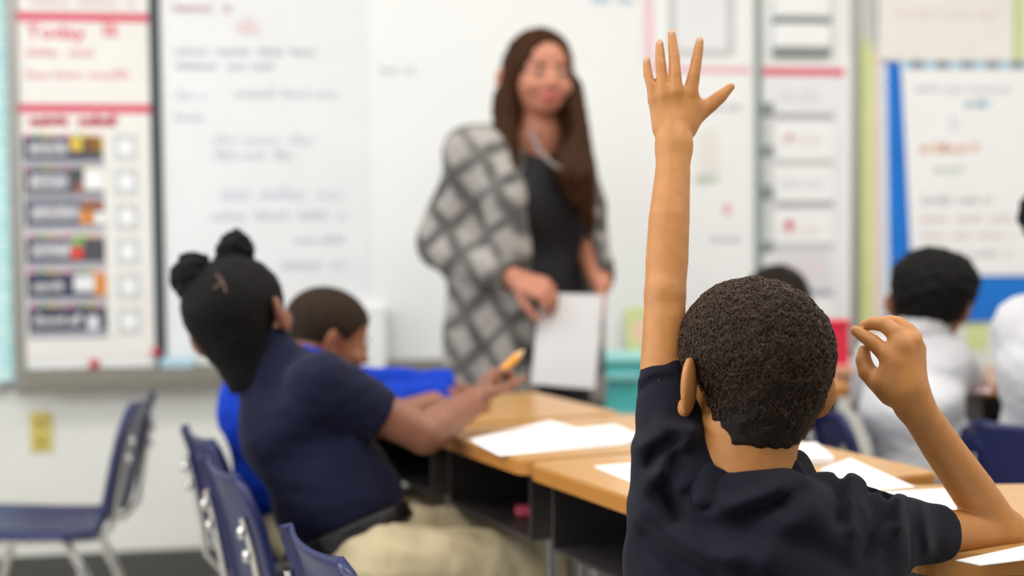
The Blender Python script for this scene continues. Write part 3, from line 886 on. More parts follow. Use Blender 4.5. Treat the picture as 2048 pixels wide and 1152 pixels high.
make_desk('student_desk', 'desk with pink-edged paper between the two children in white', Vector((1.10, 3.40, 0)), XD, YD, 0.56, 0.44, 'desks on the right')

# ================================================================== chairs
def chair_shell():
    """one-piece moulded shell: profile swept across the width, then given thickness"""
    prof = [(-0.005, .325), (0.19, .349), (0.185, .362), (0.15, .367), (0.08, .364), (0.0, .36), (-0.08, .358), (-0.13, .362), (-0.165, .376), (-0.187, .402), (-0.198, .44), (-0.207, .485), (-0.217, .53), (-0.228, .575), (-0.240, .615), (-0.252, .645), (-0.260, .66)]
    prof = prof[1:]
    n = len(prof); W = 17
    rows = []
    for i, (y, z) in enumerate(prof):
        t = i / (n - 1)
        w = 0.178 if i < 6 else 0.178 - 0.012 * math.sin((i - 6) / (n - 7) * PI)
        if i >= n - 3: w -= (0.008, 0.02, 0.048)[i - (n - 3)]
        if i == 0: w -= 0.02
        a = Vector(prof[max(i - 1, 0)]); b = Vector(prof[min(i + 1, n - 1)]); tg = (b - a).normalized()
        nr = Vector((-tg.y, tg.x))          # toward the sitter: seat up / back forward
        if i < 6: nr = Vector((nr.x, abs(nr.y)))
        row = []
        for k in range(W):
            u = -1 + 2 * k / (W - 1)
            dish = (0.016 if i < 7 else 0.022) * (abs(u) ** 2.2)      # edges curl toward the sitter
            lip = -0.02 * max(0, (abs(u) - 0.86) / 0.14) ** 1.5       # then roll back at the rim
            sgn = 1
            off = nr * (dish + lip) * (-1 if (nr.x < 0 and i >= 8) else 1)
            row.append((w * u, y + off.x, z + off.y))
        rows.append(row)
    th = 0.006
    V = []; N = []
    A = np.array(rows)
    gu = np.gradient(A, axis=0); gv = np.gradient(A, axis=1)
    nn = np.cross(gv, gu); nn /= np.linalg.norm(nn, axis=2, keepdims=True)
    top = A + nn * th / 2; bot = A - nn * th / 2
    vs = [tuple(p) for p in top.reshape(-1, 3)] + [tuple(p) for p in bot.reshape(-1, 3)]
    M = n * W; fs = []
    q = lambda i, k: i * W + k
    for i in range(n - 1):
        for k in range(W - 1):
            fs.append((q(i, k), q(i, k + 1), q(i + 1, k + 1), q(i + 1, k)))
            fs.append((M + q(i, k), M + q(i + 1, k), M + q(i + 1, k + 1), M + q(i, k + 1)))
    for i in range(n - 1):
        fs.append((q(i, 0), q(i + 1, 0), M + q(i + 1, 0), M + q(i, 0)))
        fs.append((q(i, W - 1), M + q(i, W - 1), M + q(i + 1, W - 1), q(i + 1, W - 1)))
    for k in range(W - 1):
        fs.append((q(0, k), M + q(0, k), M + q(0, k + 1), q(0, k + 1)))
        fs.append((q(n - 1, k), q(n - 1, k + 1), M + q(n - 1, k + 1), M + q(n - 1, k)))
    return vs, fs, n, W
def make_chair(label):
    t = thing('school_chair', (0, 0, 0), label, 'chair', 'navy moulded school chairs')
    vs, fs, n, W = chair_shell()
    pymesh('seat_shell', vs, fs, 'chair_navy', t, smooth=True, local=True)
    for sx in (-1, 1):
        x = sx * 0.118
        # front leg with its support under the seat
        f = MB().tube([(x, -0.06, .342), (x, 0.06, .343), (x, 0.085, .335), (x * 1.12, 0.125, .25), (x * 1.28, 0.185, .028)], 0.0105, 10).build('leg', 'chrome', t, True)
        r = MB().tube([(x, -0.02, .342), (x, -0.085, .338), (x * 1.08, -0.12, .28), (x * 1.26, -0.215, .028)], 0.0105, 10).build('leg', 'chrome', t, True)
        for lg, (gx, gy) in ((f, (x * 1.28, 0.187)), (r, (x * 1.26, -0.217))):
            MB().lathe([(0.0001, 0), (0.015, 0), (0.0165, 0.008), (0.015, 0.022), (0.0125, 0.034), (0.0001, 0.035)], (gx, gy, 0), 12).build('foot_glide', 'chrome', lg, True)
        # bright collars near the top of the legs
        for (p, q_) in (((x * 1.10, 0.118, .265), (x * 1.14, 0.132, .235)), ((x * 1.09, -0.126, .265), (x * 1.12, -0.138, .235))):
            MB().tube([p, q_], 0.0145, 12).build('leg_collar', 'chrome', t, True)
        u = MB().tube([(x, -0.10, .338), (x * 1.15, -0.175, .345), (x * 1.22, -0.205, .385), (x * 1.2, -0.214, .45), (x * 1.15, -0.235, .56), (x * 1.12, -0.246, .60)], 0.0075, 8).build('back_tube', 'chrome', t, True)
        for (yy, zz) in ((-0.246, .575), (-0.238, .535)):
            MB().sphere((x * 1.14, yy - 0.004, zz), 0.012, 10, (1, 0.6, 1)).build('rivet', 'chrome', u, True)
    MB().tube([(-0.118, 0.0, .335), (0.118, 0.0, .335)], 0.008, 8).build('cross_bar', 'chrome', t, True)
    MB().bevbox((-0.10, -0.09, .338), (0.10, 0.08, .349), 0.004).build('seat_bracket', 'desk_metal', t, True)
    return t
CH0 = make_chair('empty navy chair standing alone against the left wall')
def place(o, p, face, label=None):
    o.location = p; o.rotation_euler = (0, 0, math.atan2(face[1], face[0]) - PI / 2)
    if label: o['label'] = label
    return o
chairs = []
def add_chair(p, face, label):
    c = copy_tree(CH0); place(c, p, face, label); return c
bk = lambda b, face: Vector((b[0], b[1], 0)) + Vector((face[0], face[1], 0)).normalized() * 0.245
place(CH0, bk((-0.915, 3.48), (-0.995, -0.06)), (-0.995, -0.06))
FV = (VD.x, VD.y)
add_chair(bk((-0.635, 2.87), FV), FV, 'navy chair under the boy in the blue jacket, behind the girl')
add_chair(bk((-0.505, 2.46), FV), FV, 'navy chair the girl with two hair puffs sits on')
add_chair(bk((-0.262, 1.86), FV), FV, 'empty navy chair nearest the camera at the bottom edge')
add_chair((0.29, 1.50, 0), (0.0, 1.0), 'navy chair under the boy raising his hand')
add_chair((0.95, 3.19, 0), (0.995, 0.05), 'navy chair under the child in white with round black hair')
add_chair(bk((1.07, 2.87), (0.45, 0.89)), (0.45, 0.89), 'navy chair with chrome tube at the right edge of the picture')
add_chair((0.62, 3.98, 0), (0, -1), 'navy chair of the child hidden behind the boy\'s head')

# ================================================================== people
def vv(*a): return Vector(a)
def frame_from(fwd, up):
    u = Vector(up).normalized(); f = Vector(fwd); f = (f - u * f.dot(u)).normalized()
    r = f.cross(u)
    return Matrix((r, f, u)).transposed()       # columns: right, forward, up
class Head:
    """c = centre of the skull; local units are head heights (chin to crown = 1)"""
    def __init__(s, c, fwd, up, hs, nx=0.0):
        s.R = frame_from(fwd, up); s.hs = hs; s.c = Vector(c); s.o = s.c - s.R @ Vector((0, -0.05, 0.13)) * hs
        s.Rn = np.array(s.R); s.nx = nx
    def p(s, x, y, z): return s.o + s.R @ Vector((x, y, z)) * s.hs
    def add(s, S, neck_base, neck_r, ears=True, face=True):
        h = s.hs
        S.ell(s.c, (0.365 * h, 0.455 * h, 0.37 * h), s.Rn, 0.01)
        S.ell(s.p(0, 0.14, -0.15), (0.285 * h, 0.285 * h, 0.33 * h), s.Rn, 0.10 * h)
        S.ell(s.p(0, 0.24, -0.36), (0.15 * h, 0.14 * h, 0.12 * h), s.Rn, 0.08 * h)
        S.ell(s.p(0, -0.22, -0.12), (0.26 * h, 0.22 * h, 0.25 * h), s.Rn, 0.10 * h)
        S.cone(s.p(s.nx * .6, -0.20, -0.14), s.p(s.nx, -0.17, -0.36), 0.235 * h, 0.215 * h, 0.06 * h)
        if face:
            for x in (-1, 1):
                S.ell(s.p(x * 0.15, 0.475, -0.03), (0.085 * h, 0.06 * h, 0.05 * h), s.Rn, 0.05 * h, 's')
                S.ell(s.p(x * 0.19, 0.30, -0.17), (0.10 * h, 0.10 * h, 0.09 * h), s.Rn, 0.08 * h)
                S.ell(s.p(x * 0.15, 0.365, -0.03), (0.075 * h, 0.055 * h, 0.05 * h), s.Rn, 0.012 * h)
            S.cone(s.p(0, 0.40, -0.02), s.p(0, 0.475, -0.16), 0.03 * h, 0.05 * h, 0.05 * h)
            for x in (-1, 1): S.ell(s.p(x * 0.05, 0.43, -0.175), (0.035 * h, 0.04 * h, 0.03 * h), s.Rn, 0.02 * h)
            S.chain([s.p(-0.11, 0.375, -0.285), s.p(-0.04, 0.425, -0.268), s.p(0.04, 0.425, -0.268), s.p(0.11, 0.375, -0.285)], [0.018 * h, 0.03 * h, 0.03 * h, 0.018 * h], 0.02 * h)
            S.chain([s.p(-0.09, 0.375, -0.30), s.p(0, 0.42, -0.325), s.p(0.09, 0.375, -0.30)], [0.018 * h, 0.032 * h, 0.018 * h], 0.015 * h)
        if ears:
            for x in (-1, 1):
                Re = np.array(s.R @ Matrix.Rotation(x * 0.80, 3, 'Z') @ Matrix.Rotation(x * 0.10, 3, 'Y'))
                S.ell(s.p(x * 0.42, -0.08, -0.075), (0.036 * h, 0.115 * h, 0.155 * h), Re, 0.02 * h)
                S.ell(s.p(x * 0.39, -0.02, -0.21), (0.03 * h, 0.045 * h, 0.055 * h), Re, 0.03 * h)
                S.ell(s.p(x * 0.445, -0.035, -0.06), (0.02 * h, 0.055 * h, 0.085 * h), Re, 0.02 * h, 's')
        S.cone(s.p(0, -0.12, -0.22), neck_base, neck_r * 0.95, neck_r, 0.03)
    def eyes(s, parent, body_mesh=None):
        h = s.hs
        for x in (-1, 1):
            c = s.p(x * 0.15, 0.385, -0.03); r = 0.045 * h
            e = MB().sphere(c, r, 12).build('eye', 'eye_white', parent)
            d = (s.R @ Vector((0, 1, 0)))
            MB().sphere(c + d * r * 0.45, r * 0.72, 10).build('iris', 'eye_dark', e)
    def brows(s, parent, m):
        for x in (-1, 1):
            MB().tube([s.p(x * 0.06, 0.425, 0.05), s.p(x * 0.15, 0.415, 0.075), s.p(x * 0.24, 0.36, 0.055)], [0.012 * s.hs, 0.014 * s.hs, 0.006 * s.hs], 6).build('eyebrow', m, parent)
    def cap(s, S, thick, front=0.20, nape=-0.40, side=-0.12, k=0.012, jut=0.0):
        """short hair: the skull grown by `thick`, cut along the hairline"""
        h = s.hs
        S.ell(s.c, (0.365 * h + thick, 0.455 * h + thick, 0.37 * h + thick), s.Rn, 0.01)
        S.ell(s.p(0, -0.22, -0.12), (0.26 * h + thick * .8, 0.22 * h + thick * .8, 0.25 * h + thick * .6), s.Rn, 0.10 * h)
        S.cone(s.p(s.nx * .6, -0.20, -0.14), s.p(s.nx, -0.17, -0.52), 0.235 * h + thick * .8, 0.225 * h + thick * .5, 0.06 * h)
        Rt = s.Rn.T; o = np.array(s.o)
        def hairline(X, Y, Z):
            dx = X - o[0]; dy = Y - o[1]; dz = Z - o[2]
            lx = (Rt[0, 0] * dx + Rt[0, 1] * dy + Rt[0, 2] * dz) / h; ly = (Rt[1, 0] * dx + Rt[1, 1] * dy + Rt[1, 2] * dz) / h; lz = (Rt[2, 0] * dx + Rt[2, 1] * dy + Rt[2, 2] * dz) / h
            # hairline height as a function of how far forward: nape -> over the ears -> forehead
            g = np.interp(ly, [-0.5, -0.25, -0.12, 0.0, 0.12, 0.26, 0.34, 0.6], [nape, nape, side - 0.06, side + 0.10, side + 0.02, front - 0.03, front, front + 0.06])
            return (g - lz) * h
        S.func(hairline, (-9, -9, -9), (9, 9, 9), 'i', k)
        return S

def arm(S, sh, el, wr_, r0, r1, r2, k=0.02):
    """upper arm, elbow, forearm with muscle swell"""
    sh, el, wr_ = Vector(sh), Vector(el), Vector(wr_)
    S.chain([sh, sh.lerp(el, 0.45), el], [r0, r0 * 0.97, r1], k)
    S.chain([el, el.lerp(wr_, 0.28), el.lerp(wr_, 0.7), wr_], [r1, r1 * 1.03, (r1 * 0.35 + r2 * 0.65), r2], 0.006)
def hand(S, wrist, d, palm, L, curl=0.5, spread=0.08, thumb=0.6, flip=1, curls=None):
    """d = wrist to knuckles, palm = direction the fingers curl to; flip = side of the thumb"""
    d = Vector(d).normalized(); n = Vector(palm); n = (n - d * n.dot(d)).normalized(); x = d.cross(n) * flip
    w = Vector(wrist)
    P = lambda a, b, c: w + (x * a + d * b + n * c) * L
    spec = [(0.165, 0.47, 0.41, 0.05), (0.058, 0.50, 0.46, 0.052), (-0.05, 0.48, 0.43, 0.05), (-0.15, 0.42, 0.34, 0.044)]
    for i, (mx, my, fl, r) in enumerate(spec):
        m = P(mx, my, -0.01 * abs(i - 1.3)); S.cone(P(mx * 0.55, 0.06, 0), m, 0.085 * L, (0.072 if i < 3 else 0.066) * L, 0.05 * L, flat=(n, 0.8))
        c = curls[i] if curls else curl
        a = 0.0; q = m; sa = spread * (1.2 - i)
        for j, (fr_, cj) in enumerate(((0.46, 0.8), (0.30, 1.15), (0.24, 0.8))):
            a += c * cj
            dr = (d * math.cos(sa) + x * math.sin(sa)) * math.cos(a) + n * math.sin(a)
            q2 = q + dr * fl * fr_ * L
            S.cone(q, q2, r * (1.0 - 0.08 * j) * L, r * (0.93 - 0.08 * j) * L, 0.018 * L if j == 0 else 0.012 * L)
            q = q2
    b = P(0.12, 0.12, 0.03); t1 = P(0.12 + 0.17 * math.cos(thumb), 0.30, 0.05 + 0.14 * math.sin(thumb))
    t2 = t1 + (x * 0.10 * math.cos(thumb * 1.2) + d * 0.15 + n * 0.10 * math.sin(thumb)) * L
    t3 = t2 + (x * 0.03 + d * 0.13 + n * 0.09 * math.sin(thumb)) * L
    S.chain([b, t1, t2, t3], [0.085 * L, 0.066 * L, 0.056 * L, 0.045 * L], 0.025 * L)
def torso(S, pelvis, chest, sh_l, sh_r, fwd, w, dp, grow=0.0, k=0.06):
    """soft torso between the hips and the shoulder line"""
    pelvis, chest, sh_l, sh_r = (Vector(a) for a in (pelvis, chest, sh_l, sh_r))
    up = (chest - pelvis).normalized(); R = frame_from(fwd, up); Rn = np.array(R)
    L = (chest - pelvis).length
    S.ell(pelvis + up * 0.02, (w * 0.95 + grow, dp * 1.05 + grow, L * 0.42), Rn, 0.03)
    S.ell(pelvis.lerp(chest, 0.45), (w * 0.90 + grow, dp * 0.98 + grow, L * 0.52), Rn, k)
    S.ell(chest, (w * 1.0 + grow, dp * 1.0 + grow, L * 0.42), Rn, k)
    mid = (sh_l + sh_r) / 2
    S.cone(sh_l, sh_r, 0.036 + grow, 0.036 + grow, k)
    return R
def legs(S, hips, knees, ankles, r0, r1, r2, k=0.03):
    for h_, kn, an in zip(hips, knees, ankles):
        S.chain([h_, kn, an], [r0, r1, r2], k)
def shoe(parent, ankle, fwd, L=0.2, m='shoe_black'):
    f = Vector(fwd); f.z = 0; f.normalize(); a = Vector(ankle); R = frame_from(f, (0, 0, 1))
    S = SDF(0.006)
    g = Vector((a.x, a.y, 0))
    S.cone(g + f * -0.03 + vv(0, 0, 0.04), g + f * (L * 0.62) + vv(0, 0, 0.032), 0.04, 0.036, 0.02)
    S.cone(g + vv(0, 0, 0.05), g + vv(0, 0, 0.085), 0.038, 0.036, 0.02)
    S.plane((0, 0, 0.001), (0, 0, -1), 0.003)
    return S.build('shoe', m, parent)
def curly(S, amp, freq): return S.disp(wob(amp, freq, 4.2)).disp(wob(amp * 0.6, freq * 2.1, 1.7))

# ------------------------------------------------------------------ the boy with his hand up (in focus)
HB = thing('person', (0.29, 1.50, 0), 'child in navy polo with raised left hand, seen from behind, nearest the camera', 'person')
def hero():
    hd = Head(at(1511, 703, 1.62), (-0.42, 0.91, 0.02), (0.13, -0.03, 1), 0.207, -0.08)
    nb = at(1492, 985, 1.60)
    # joints of the raised left arm
    shL = at(1352, 905, 1.615); elL = at(1330, 590, 1.67); wrL = at(1348, 292, 1.735)
    shR = at(1690, 1056, 1.60); elR = at(2003, 1062, 1.745); wrR = at(1826, 806, 1.665)
    S = SDF(0.0027)
    hd.add(S, nb, 0.047)
    # neck sides and nape
    S.cone(hd.p(-0.08, -0.17, -0.30), at(1488, 985, 1.60), 0.036, 0.048, 0.03)
    # inner trunk (under the shirt) keeps the body in one piece
    S.cone(at(1490, 1000, 1.60), at(1510, 1180, 1.58), 0.045, 0.07, 0.04)
    S.cone(at(1510, 1180, 1.58), vv(0.29, 1.52, 0.47), 0.07, 0.07, 0.04)
    S.cone(at(1480, 1010, 1.605), shL, 0.035, 0.030, 0.03); S.cone(at(1500, 1020, 1.60), shR, 0.035, 0.032, 0.03)
    for x in (-1, 1):
        S.chain([vv(0.29 + 0.06 * x, 1.54, 0.46), vv(0.29 + 0.08 * x, 1.83, 0.45), vv(0.29 + 0.08 * x, 1.82, 0.09)], [0.05, 0.04, 0.028], 0.03)
    # raised arm
    S.chain([shL, at(1325, 745, 1.645), at(1329, 640, 1.66), elL], [0.030, 0.0262, 0.0248, 0.0238], 0.02)
    S.chain([elL, at(1334, 520, 1.685), at(1338, 440, 1.70), at(1345, 350, 1.722), wrL], [0.0238, 0.0252, 0.0244, 0.0214, 0.0200], 0.005)
    S.ell(at(1324, 590, 1.658), (0.014, 0.012, 0.02), None, 0.01)
    # raised hand: joints read off the photograph, palm away from the camera
    D = 1.750
    H = lambda x, y, d=0.0: at(1240 + x / 3.84, 40 + y / 3.84, D + d)
    wf = ((0, 1, 0), 0.72)
    S.cone(wrL, H(410, 800, -.005), 0.0195, 0.019, 0.015, flat=((0, 1, 0), 0.8))
    mcp = [H(266, 615, .002), H(340, 580, -.003), H(426, 550, -.005), H(540, 560, -.001)]
    for i, m in enumerate(mcp):
        S.cone(H((330, 375, 430, 480)[i], 820, -.003), m, 0.0135, (0.0082, 0.0088, 0.0092, 0.0092)[i], 0.010, flat=wf)
    S.cone(H(480, 830, .004), H(560, 690, .010), 0.0135, 0.013, 0.014)
    fing = [([H(266, 615, .002), H(240, 505, .004), H(215, 420, .010), H(207, 355, .016), H(206, 308, .020)], [.0084, .0062, .0060, .0054, .0046]),
            ([H(340, 580, -.003), H(325, 460, .0), H(312, 340, .006), H(306, 255, .012), H(305, 180, .018)], [.0088, .0069, .0068, .0060, .0052]),
            ([H(426, 550, -.005), H(423, 420, -.001), H(417, 290, .005), H(405, 190, .011), H(398, 105, .016)], [.0092, .0076, .0070, .0062, .0053]),
            ([H(540, 560, -.001), H(566, 430, .0), H(588, 310, .004), H(604, 220, .008), H(613, 162, .011)], [.0094, .0078, .0068, .0061, .0053])]
    for pts, rs in fing: S.chain(pts, rs, 0.003)
    S.chain([H(500, 800, .004), H(590, 705, .012), H(690, 655, .014), H(775, 585, .015), H(852, 512, .017)], [.015, .0125, .0096, .0080, .0052], 0.008)
    # web between thumb and index
    S.cone(H(560, 640, .008), H(600, 690, .012), 0.008, 0.009, 0.012)
    # right arm, elbow on the desk, forearm coming back toward the camera
    S.chain([shR, at(1850, 1066, 1.68), elR], [0.034, 0.0285, 0.0245], 0.02)
    S.ell(at(2018, 1058, 1.75), (0.018, 0.02, 0.02), None, 0.02)
    S.chain([elR, at(1946, 982, 1.722), at(1880, 888, 1.693), wrR], [0.0260, 0.0268, 0.0236, 0.0208], 0.006)
    # right hand, fingers curled toward the head
    D2 = 1.655
    K = lambda x, y, d=0.0: at(1620 + x / 2.88, 560 + y / 2.88, D2 + d)
    S.cone(wrR, K(545, 620), 0.020, 0.021, 0.015, flat=((0.5, 1, 0), 0.82))
    kn = [K(478, 470, -.004), K(530, 385, -.004), K(590, 350, .004), K(615, 400, .016)]
    for i, m in enumerate(kn): S.cone(K((500, 530, 565, 585)[i], 610, (0, .0, .006, .012)[i]), m, 0.016, 0.0105, 0.014)
    S.chain([K(420, 590, -.002), K(478, 470, -.004)], [0.012, 0.010], 0.012)
    fr_ = [([kn[0], K(420, 412, .004), K(362, 358, .010), K(305, 320, .018), K(262, 292, .024)], [.0112, .0100, .0092, .0078, .0064]),
           ([kn[1], K(485, 300, .004), K(430, 255, .012), K(365, 250, .022), K(312, 262, .030)], [.0112, .0104, .0096, .0080, .0066]),
           ([kn[2], K(560, 290, .014), K(510, 252, .024), K(455, 235, .034), K(410, 250, .042)], [.0106, .0096, .0088, .0076, .0064]),
           ([kn[3], K(608, 330, .026), K(585, 292, .036), K(545, 275, .046), K(510, 285, .052)], [.0090, .0076, .0070, .0062, .0054])]
    S.cone(kn[0].lerp(kn[1], 0.2) + vv(-0.004, 0.002, 0.006), kn[1] + vv(-0.004, 0.002, 0.004), 0.011, 0.011, 0.008)
    for pts, rs in fr_: S.chain(pts, rs, 0.0045)
    S.chain([K(470, 640, .004), K(385, 578, .012), K(330, 530, .018), K(308, 462, .024), K(312, 405, .028)], [.0175, .0130, .0110, .0096, .0072], 0.008)
    body = S.build('body', ['skin_hero'], HB)
    # nails
    for p, q in ((fing[0][0][-1], fing[0][0][-2]), (fing[1][0][-1], fing[1][0][-2]), (fing[2][0][-1], fing[2][0][-2]), (fing[3][0][-1], fing[3][0][-2])):
        dirv = (p - q).normalized(); c = p + dirv * -0.001 + vv(0, -0.0042, 0.001)
        me = MB(); me.sphere((0, 0, 0), 0.0042, 10, (0.85, 0.42, 1.25))
        zax = dirv; yax = (vv(0, 1, 0.3) - zax * vv(0, 1, 0.3).dot(zax)).normalized(); xax = yax.cross(zax)
        M = Matrix((xax, yax, zax)).transposed()
        me.v = [M @ v + c for v in me.v]
        me.build('fingernail', 'nail_hero', body)
    hd.eyes(HB); hd.brows(HB, 'hair_dark')
    # ---- hair: cap plus small curls
    Hs = SDF(0.0030)
    hd.cap(Hs, 0.0062, front=0.22, nape=-0.345, side=-0.12, k=0.008)
    Hs.ell(at(1432, 870, 1.60), (0.016, 0.06, 0.013), None, 0.004, 's')
    Hs.disp(wob(0.0012, 260, 2.0))
    hair = Hs.build('hair', 'hair_dark', HB, 0, True)
    me = hair.data
    rs = random.Random(5)
    curls = MB()
    polys = list(me.polygons); off = world_loc(HB)
    cen = hd.c
    cand = [p for p in polys if ((p.center + off - cen).normalized().dot(p.normal) > 0.3) and (p.center + off).y < cen.y + 0.06 and (p.center + off).z > cen.z - 0.098]
    for p in rs.sample(cand, min(6500, len(cand))):
        c = p.center + off; n = p.normal
        if rs.random() > min(1.0, 1.1 * max(0.0, (c.z - (cen.z - 0.085)) / 0.09)): continue
        t = n.orthogonal().normalized(); t = Matrix.Rotation(rs.uniform(0, 2 * PI), 3, n) @ t; b = n.cross(t)
        R_ = rs.uniform(0.0018, 0.0042); a0 = rs.uniform(0, 2 * PI); turns = rs.uniform(0.5, 1.25) * 2 * PI
        pts = []
        for j in range(6):
            u = j / 5.0; an = a0 + turns * u
            pts.append(c + (t * math.cos(an) + b * math.sin(an)) * R_ + n * (0.0002 + 0.0022 * math.sin(PI * u)) + t * (u - 0.5) * 0.004)
        curls.tube(pts, [0.0003, 0.0005, 0.0005, 0.0005, 0.0005, 0.0003], 3, False)
    o = curls.build('hair_curls', 'hair_curl', hair); o['kind'] = 'stuff'
    # ---- navy polo shirt
    T = SDF(0.0036)
    ch = at(1505, 1110, 1.585)
    T.ell(at(1505, 1215, 1.585), (0.130, 0.080, 0.125), None, 0.03)
    T.ell(at(1520, 1290, 1.56), (0.135, 0.09, 0.20), None, 0.06)
    T.ell(vv(0.29, 1.52, 0.49), (0.14, 0.10, 0.10), None, 0.06)
    # yoke from neck to both shoulders
    T.chain([at(1495, 1060, 1.60), at(1590, 1040, 1.60), at(1690, 1050, 1.60)], [0.046, 0.045, 0.050], 0.02)
    T.chain([at(1480, 1060, 1.60), at(1400, 1015, 1.618)], [0.046, 0.048], 0.02)
    # raised sleeve
    T.chain([at(1420, 1050, 1.60), at(1372, 935, 1.612), at(1342, 840, 1.628), at(1328, 728, 1.648)], [0.052, 0.050, 0.0410, 0.0272], 0.025)
    T.chain([at(1345, 1100, 1.59), at(1350, 960, 1.605)], [0.045, 0.047], 0.04)
    # resting sleeve
    T.chain([at(1660, 1060, 1.60), at(1760, 1064, 1.635), at(1900, 1066, 1.70)], [0.058, 0.046, 0.0325], 0.035)
    T.chain([at(1600, 1130, 1.59), at(1720, 1112, 1.61)], [0.062, 0.050], 0.04)
    T.chain([at(1370, 1110, 1.59), at(1500, 1120, 1.585), at(1620, 1120, 1.59)], [0.052, 0.056, 0.055], 0.04)
    # folds as ridges and valleys on the back (photo positions on the shirt's surface)
    F = [([(1385, 985), (1405, 1010), (1465, 1030), (1540, 1016), (1606, 980)], -.0035, .008), ([(1321, 848), (1389, 857)], .004, .008), ([(1282, 893), (1331, 864), (1385, 866)], .0055, .009), ([(1322, 940), (1344, 899), (1372, 886)], .006, .008),
         ([(1347, 1035), (1337, 974), (1346, 912)], -.007, .010), ([(1300, 930), (1312, 905), (1350, 880)], -.005, .007),
         ([(1357, 974), (1395, 1014), (1431, 1025), (1476, 1014), (1557, 976)], .006, .013), ([(1370, 1000), (1420, 1045), (1480, 1042), (1560, 1010)], -.004, .012),
         ([(1289, 1025), (1347, 1080), (1411, 1119), (1470, 1118)], .007, .014), ([(1300, 1070), (1360, 1125), (1420, 1150)], -.006, .014),
         ([(1620, 1020), (1560, 1070), (1530, 1125)], .006, .018), ([(1683, 955), (1680, 1040)], -.0045, .007), ([(1700, 960), (1706, 1060)], .003, .008),
         ([(1740, 985), (1755, 1060), (1730, 1110)], -.005, .010), ([(1800, 1000), (1800, 1050)], .004, .010), ([(1775, 995), (1780, 1040)], -.004, .008), ([(1845, 1010), (1858, 1100)], .0025, .006),
         ([(1276, 782), (1305, 757), (1345, 756)], -.0022, .005), ([(1276, 772), (1305, 747), (1345, 746)], .0016, .006),
         ([(1272, 1000), (1300, 960), (1330, 950)], .004, .010), ([(1500, 1060), (1620, 1090), (1700, 1140)], -.004, .016)]
    segs = []
    for pl, amp, w in F:
        pw = [at(x, y, 1.52) for x, y in pl]
        segs.append(([(p.x * 1.0, p.z, q.x, q.z) for p, q in zip(pw[:-1], pw[1:])], amp, w))
    C0 = np.array(CAM)
    def folds(X, Y, Z):
        # project to the 1.52 m plane so the folds sit where they were measured
        k = 1.52 / np.maximum(Y, 0.5); PX = X * k; PZ = C0[2] + (Z - C0[2]) * k
        out = np.zeros(X.shape)
        for sg, amp, w in segs:
            best = np.full(X.shape, 9.0)
            for (x0, z0, x1, z1) in sg:
                dx, dz = x1 - x0, z1 - z0
                t = np.clip(((PX - x0) * dx + (PZ - z0) * dz) / (dx * dx + dz * dz), 0, 1)
                best = np.minimum(best, (PX - x0 - t * dx) ** 2 + (PZ - z0 - t * dz) ** 2)
            out -= 2.3 * amp * np.exp(-best / (w * w))
        return out * (Y < 1.64)
    T.disp(folds)
    T.disp(wob(0.0016, 55, 3.0))
    # neck hole and sleeve openings
    T.cone(at(1500, 900, 1.63), at(1490, 985, 1.60), 0.055, 0.046, 0.006, 's')
    a = at(1322, 724, 1.650); ax_ = (a - at(1342, 840, 1.628)).normalized()
    T.plane(a, ax_ + vv(0.08, -0.1, 0), 0.004)
    def clip_right(X, Y, Z):
        p = at(1878, 1066, 1.693); n = (at(1900, 1066, 1.70) - at(1760, 1064, 1.635)).normalized() + vv(0, 0, 0.05)
        return (X - p.x) * n.x + (Y - p.y) * n.y + (Z - p.z) * n.z
    T.func(clip_right, (-9, -9, -9), (9, 9, 9), 'i', 0.004)
    shirt = T.build('shirt', 'shirt_navy', HB)
    # cuff seams
    # ---- collar
    Cc = SDF(0.003)
    top = [at(1406, 858, 1.645), at(1394, 895, 1.602), at(1416, 938, 1.566), at(1470, 958, 1.562), at(1530, 950, 1.565), at(1578, 925, 1.592), at(1598, 913, 1.630)]
    bot = [at(1378, 905, 1.640), at(1372, 948, 1.585), at(1398, 996, 1.550), at(1462, 1014, 1.548), at(1540, 1000, 1.552), at(1598, 968, 1.585), at(1616, 948, 1.632)]
    for i in range(len(top) - 1):
        for u in (0.0, 0.33, 0.66, 1.0):
            Cc.cone(top[i].lerp(bot[i], u) + vv(0, -0.011 - 0.010 * u, 0), top[i + 1].lerp(bot[i + 1], u) + vv(0, -0.011 - 0.010 * u, 0), 0.0066 + 0.0012 * u, 0.0066 + 0.0012 * u, 0.006)
    Cc.chain([top[0], at(1440, 900, 1.70), at(1500, 930, 1.71), at(1560, 920, 1.69), top[-1]], [0.008] * 5, 0.01)
    Cc.chain([bot[0], at(1435, 940, 1.70), at(1505, 965, 1.71), at(1575, 950, 1.69), bot[-1]], [0.008] * 5, 0.01)
    Cc.disp(wob(0.0012, 70, 6.0))
    Cc.build('collar', 'shirt_navy', shirt)
    Pn = SDF(0.008)
    Pn.ell(vv(0.29, 1.52, 0.445), (0.125, 0.11, 0.07), None, 0.04)
    for x in (-1, 1): Pn.chain([vv(0.29 + 0.065 * x, 1.55, 0.435), vv(0.29 + 0.08 * x, 1.83, 0.435), vv(0.29 + 0.08 * x, 1.82, 0.09)], [0.07, 0.058, 0.05], 0.03)
    Pn.build('trousers', 'khaki', HB)
    for x in (-1, 1): shoe(HB, vv(0.29 + 0.08 * x, 1.82, 0.08), (0, 1, 0))
hero()

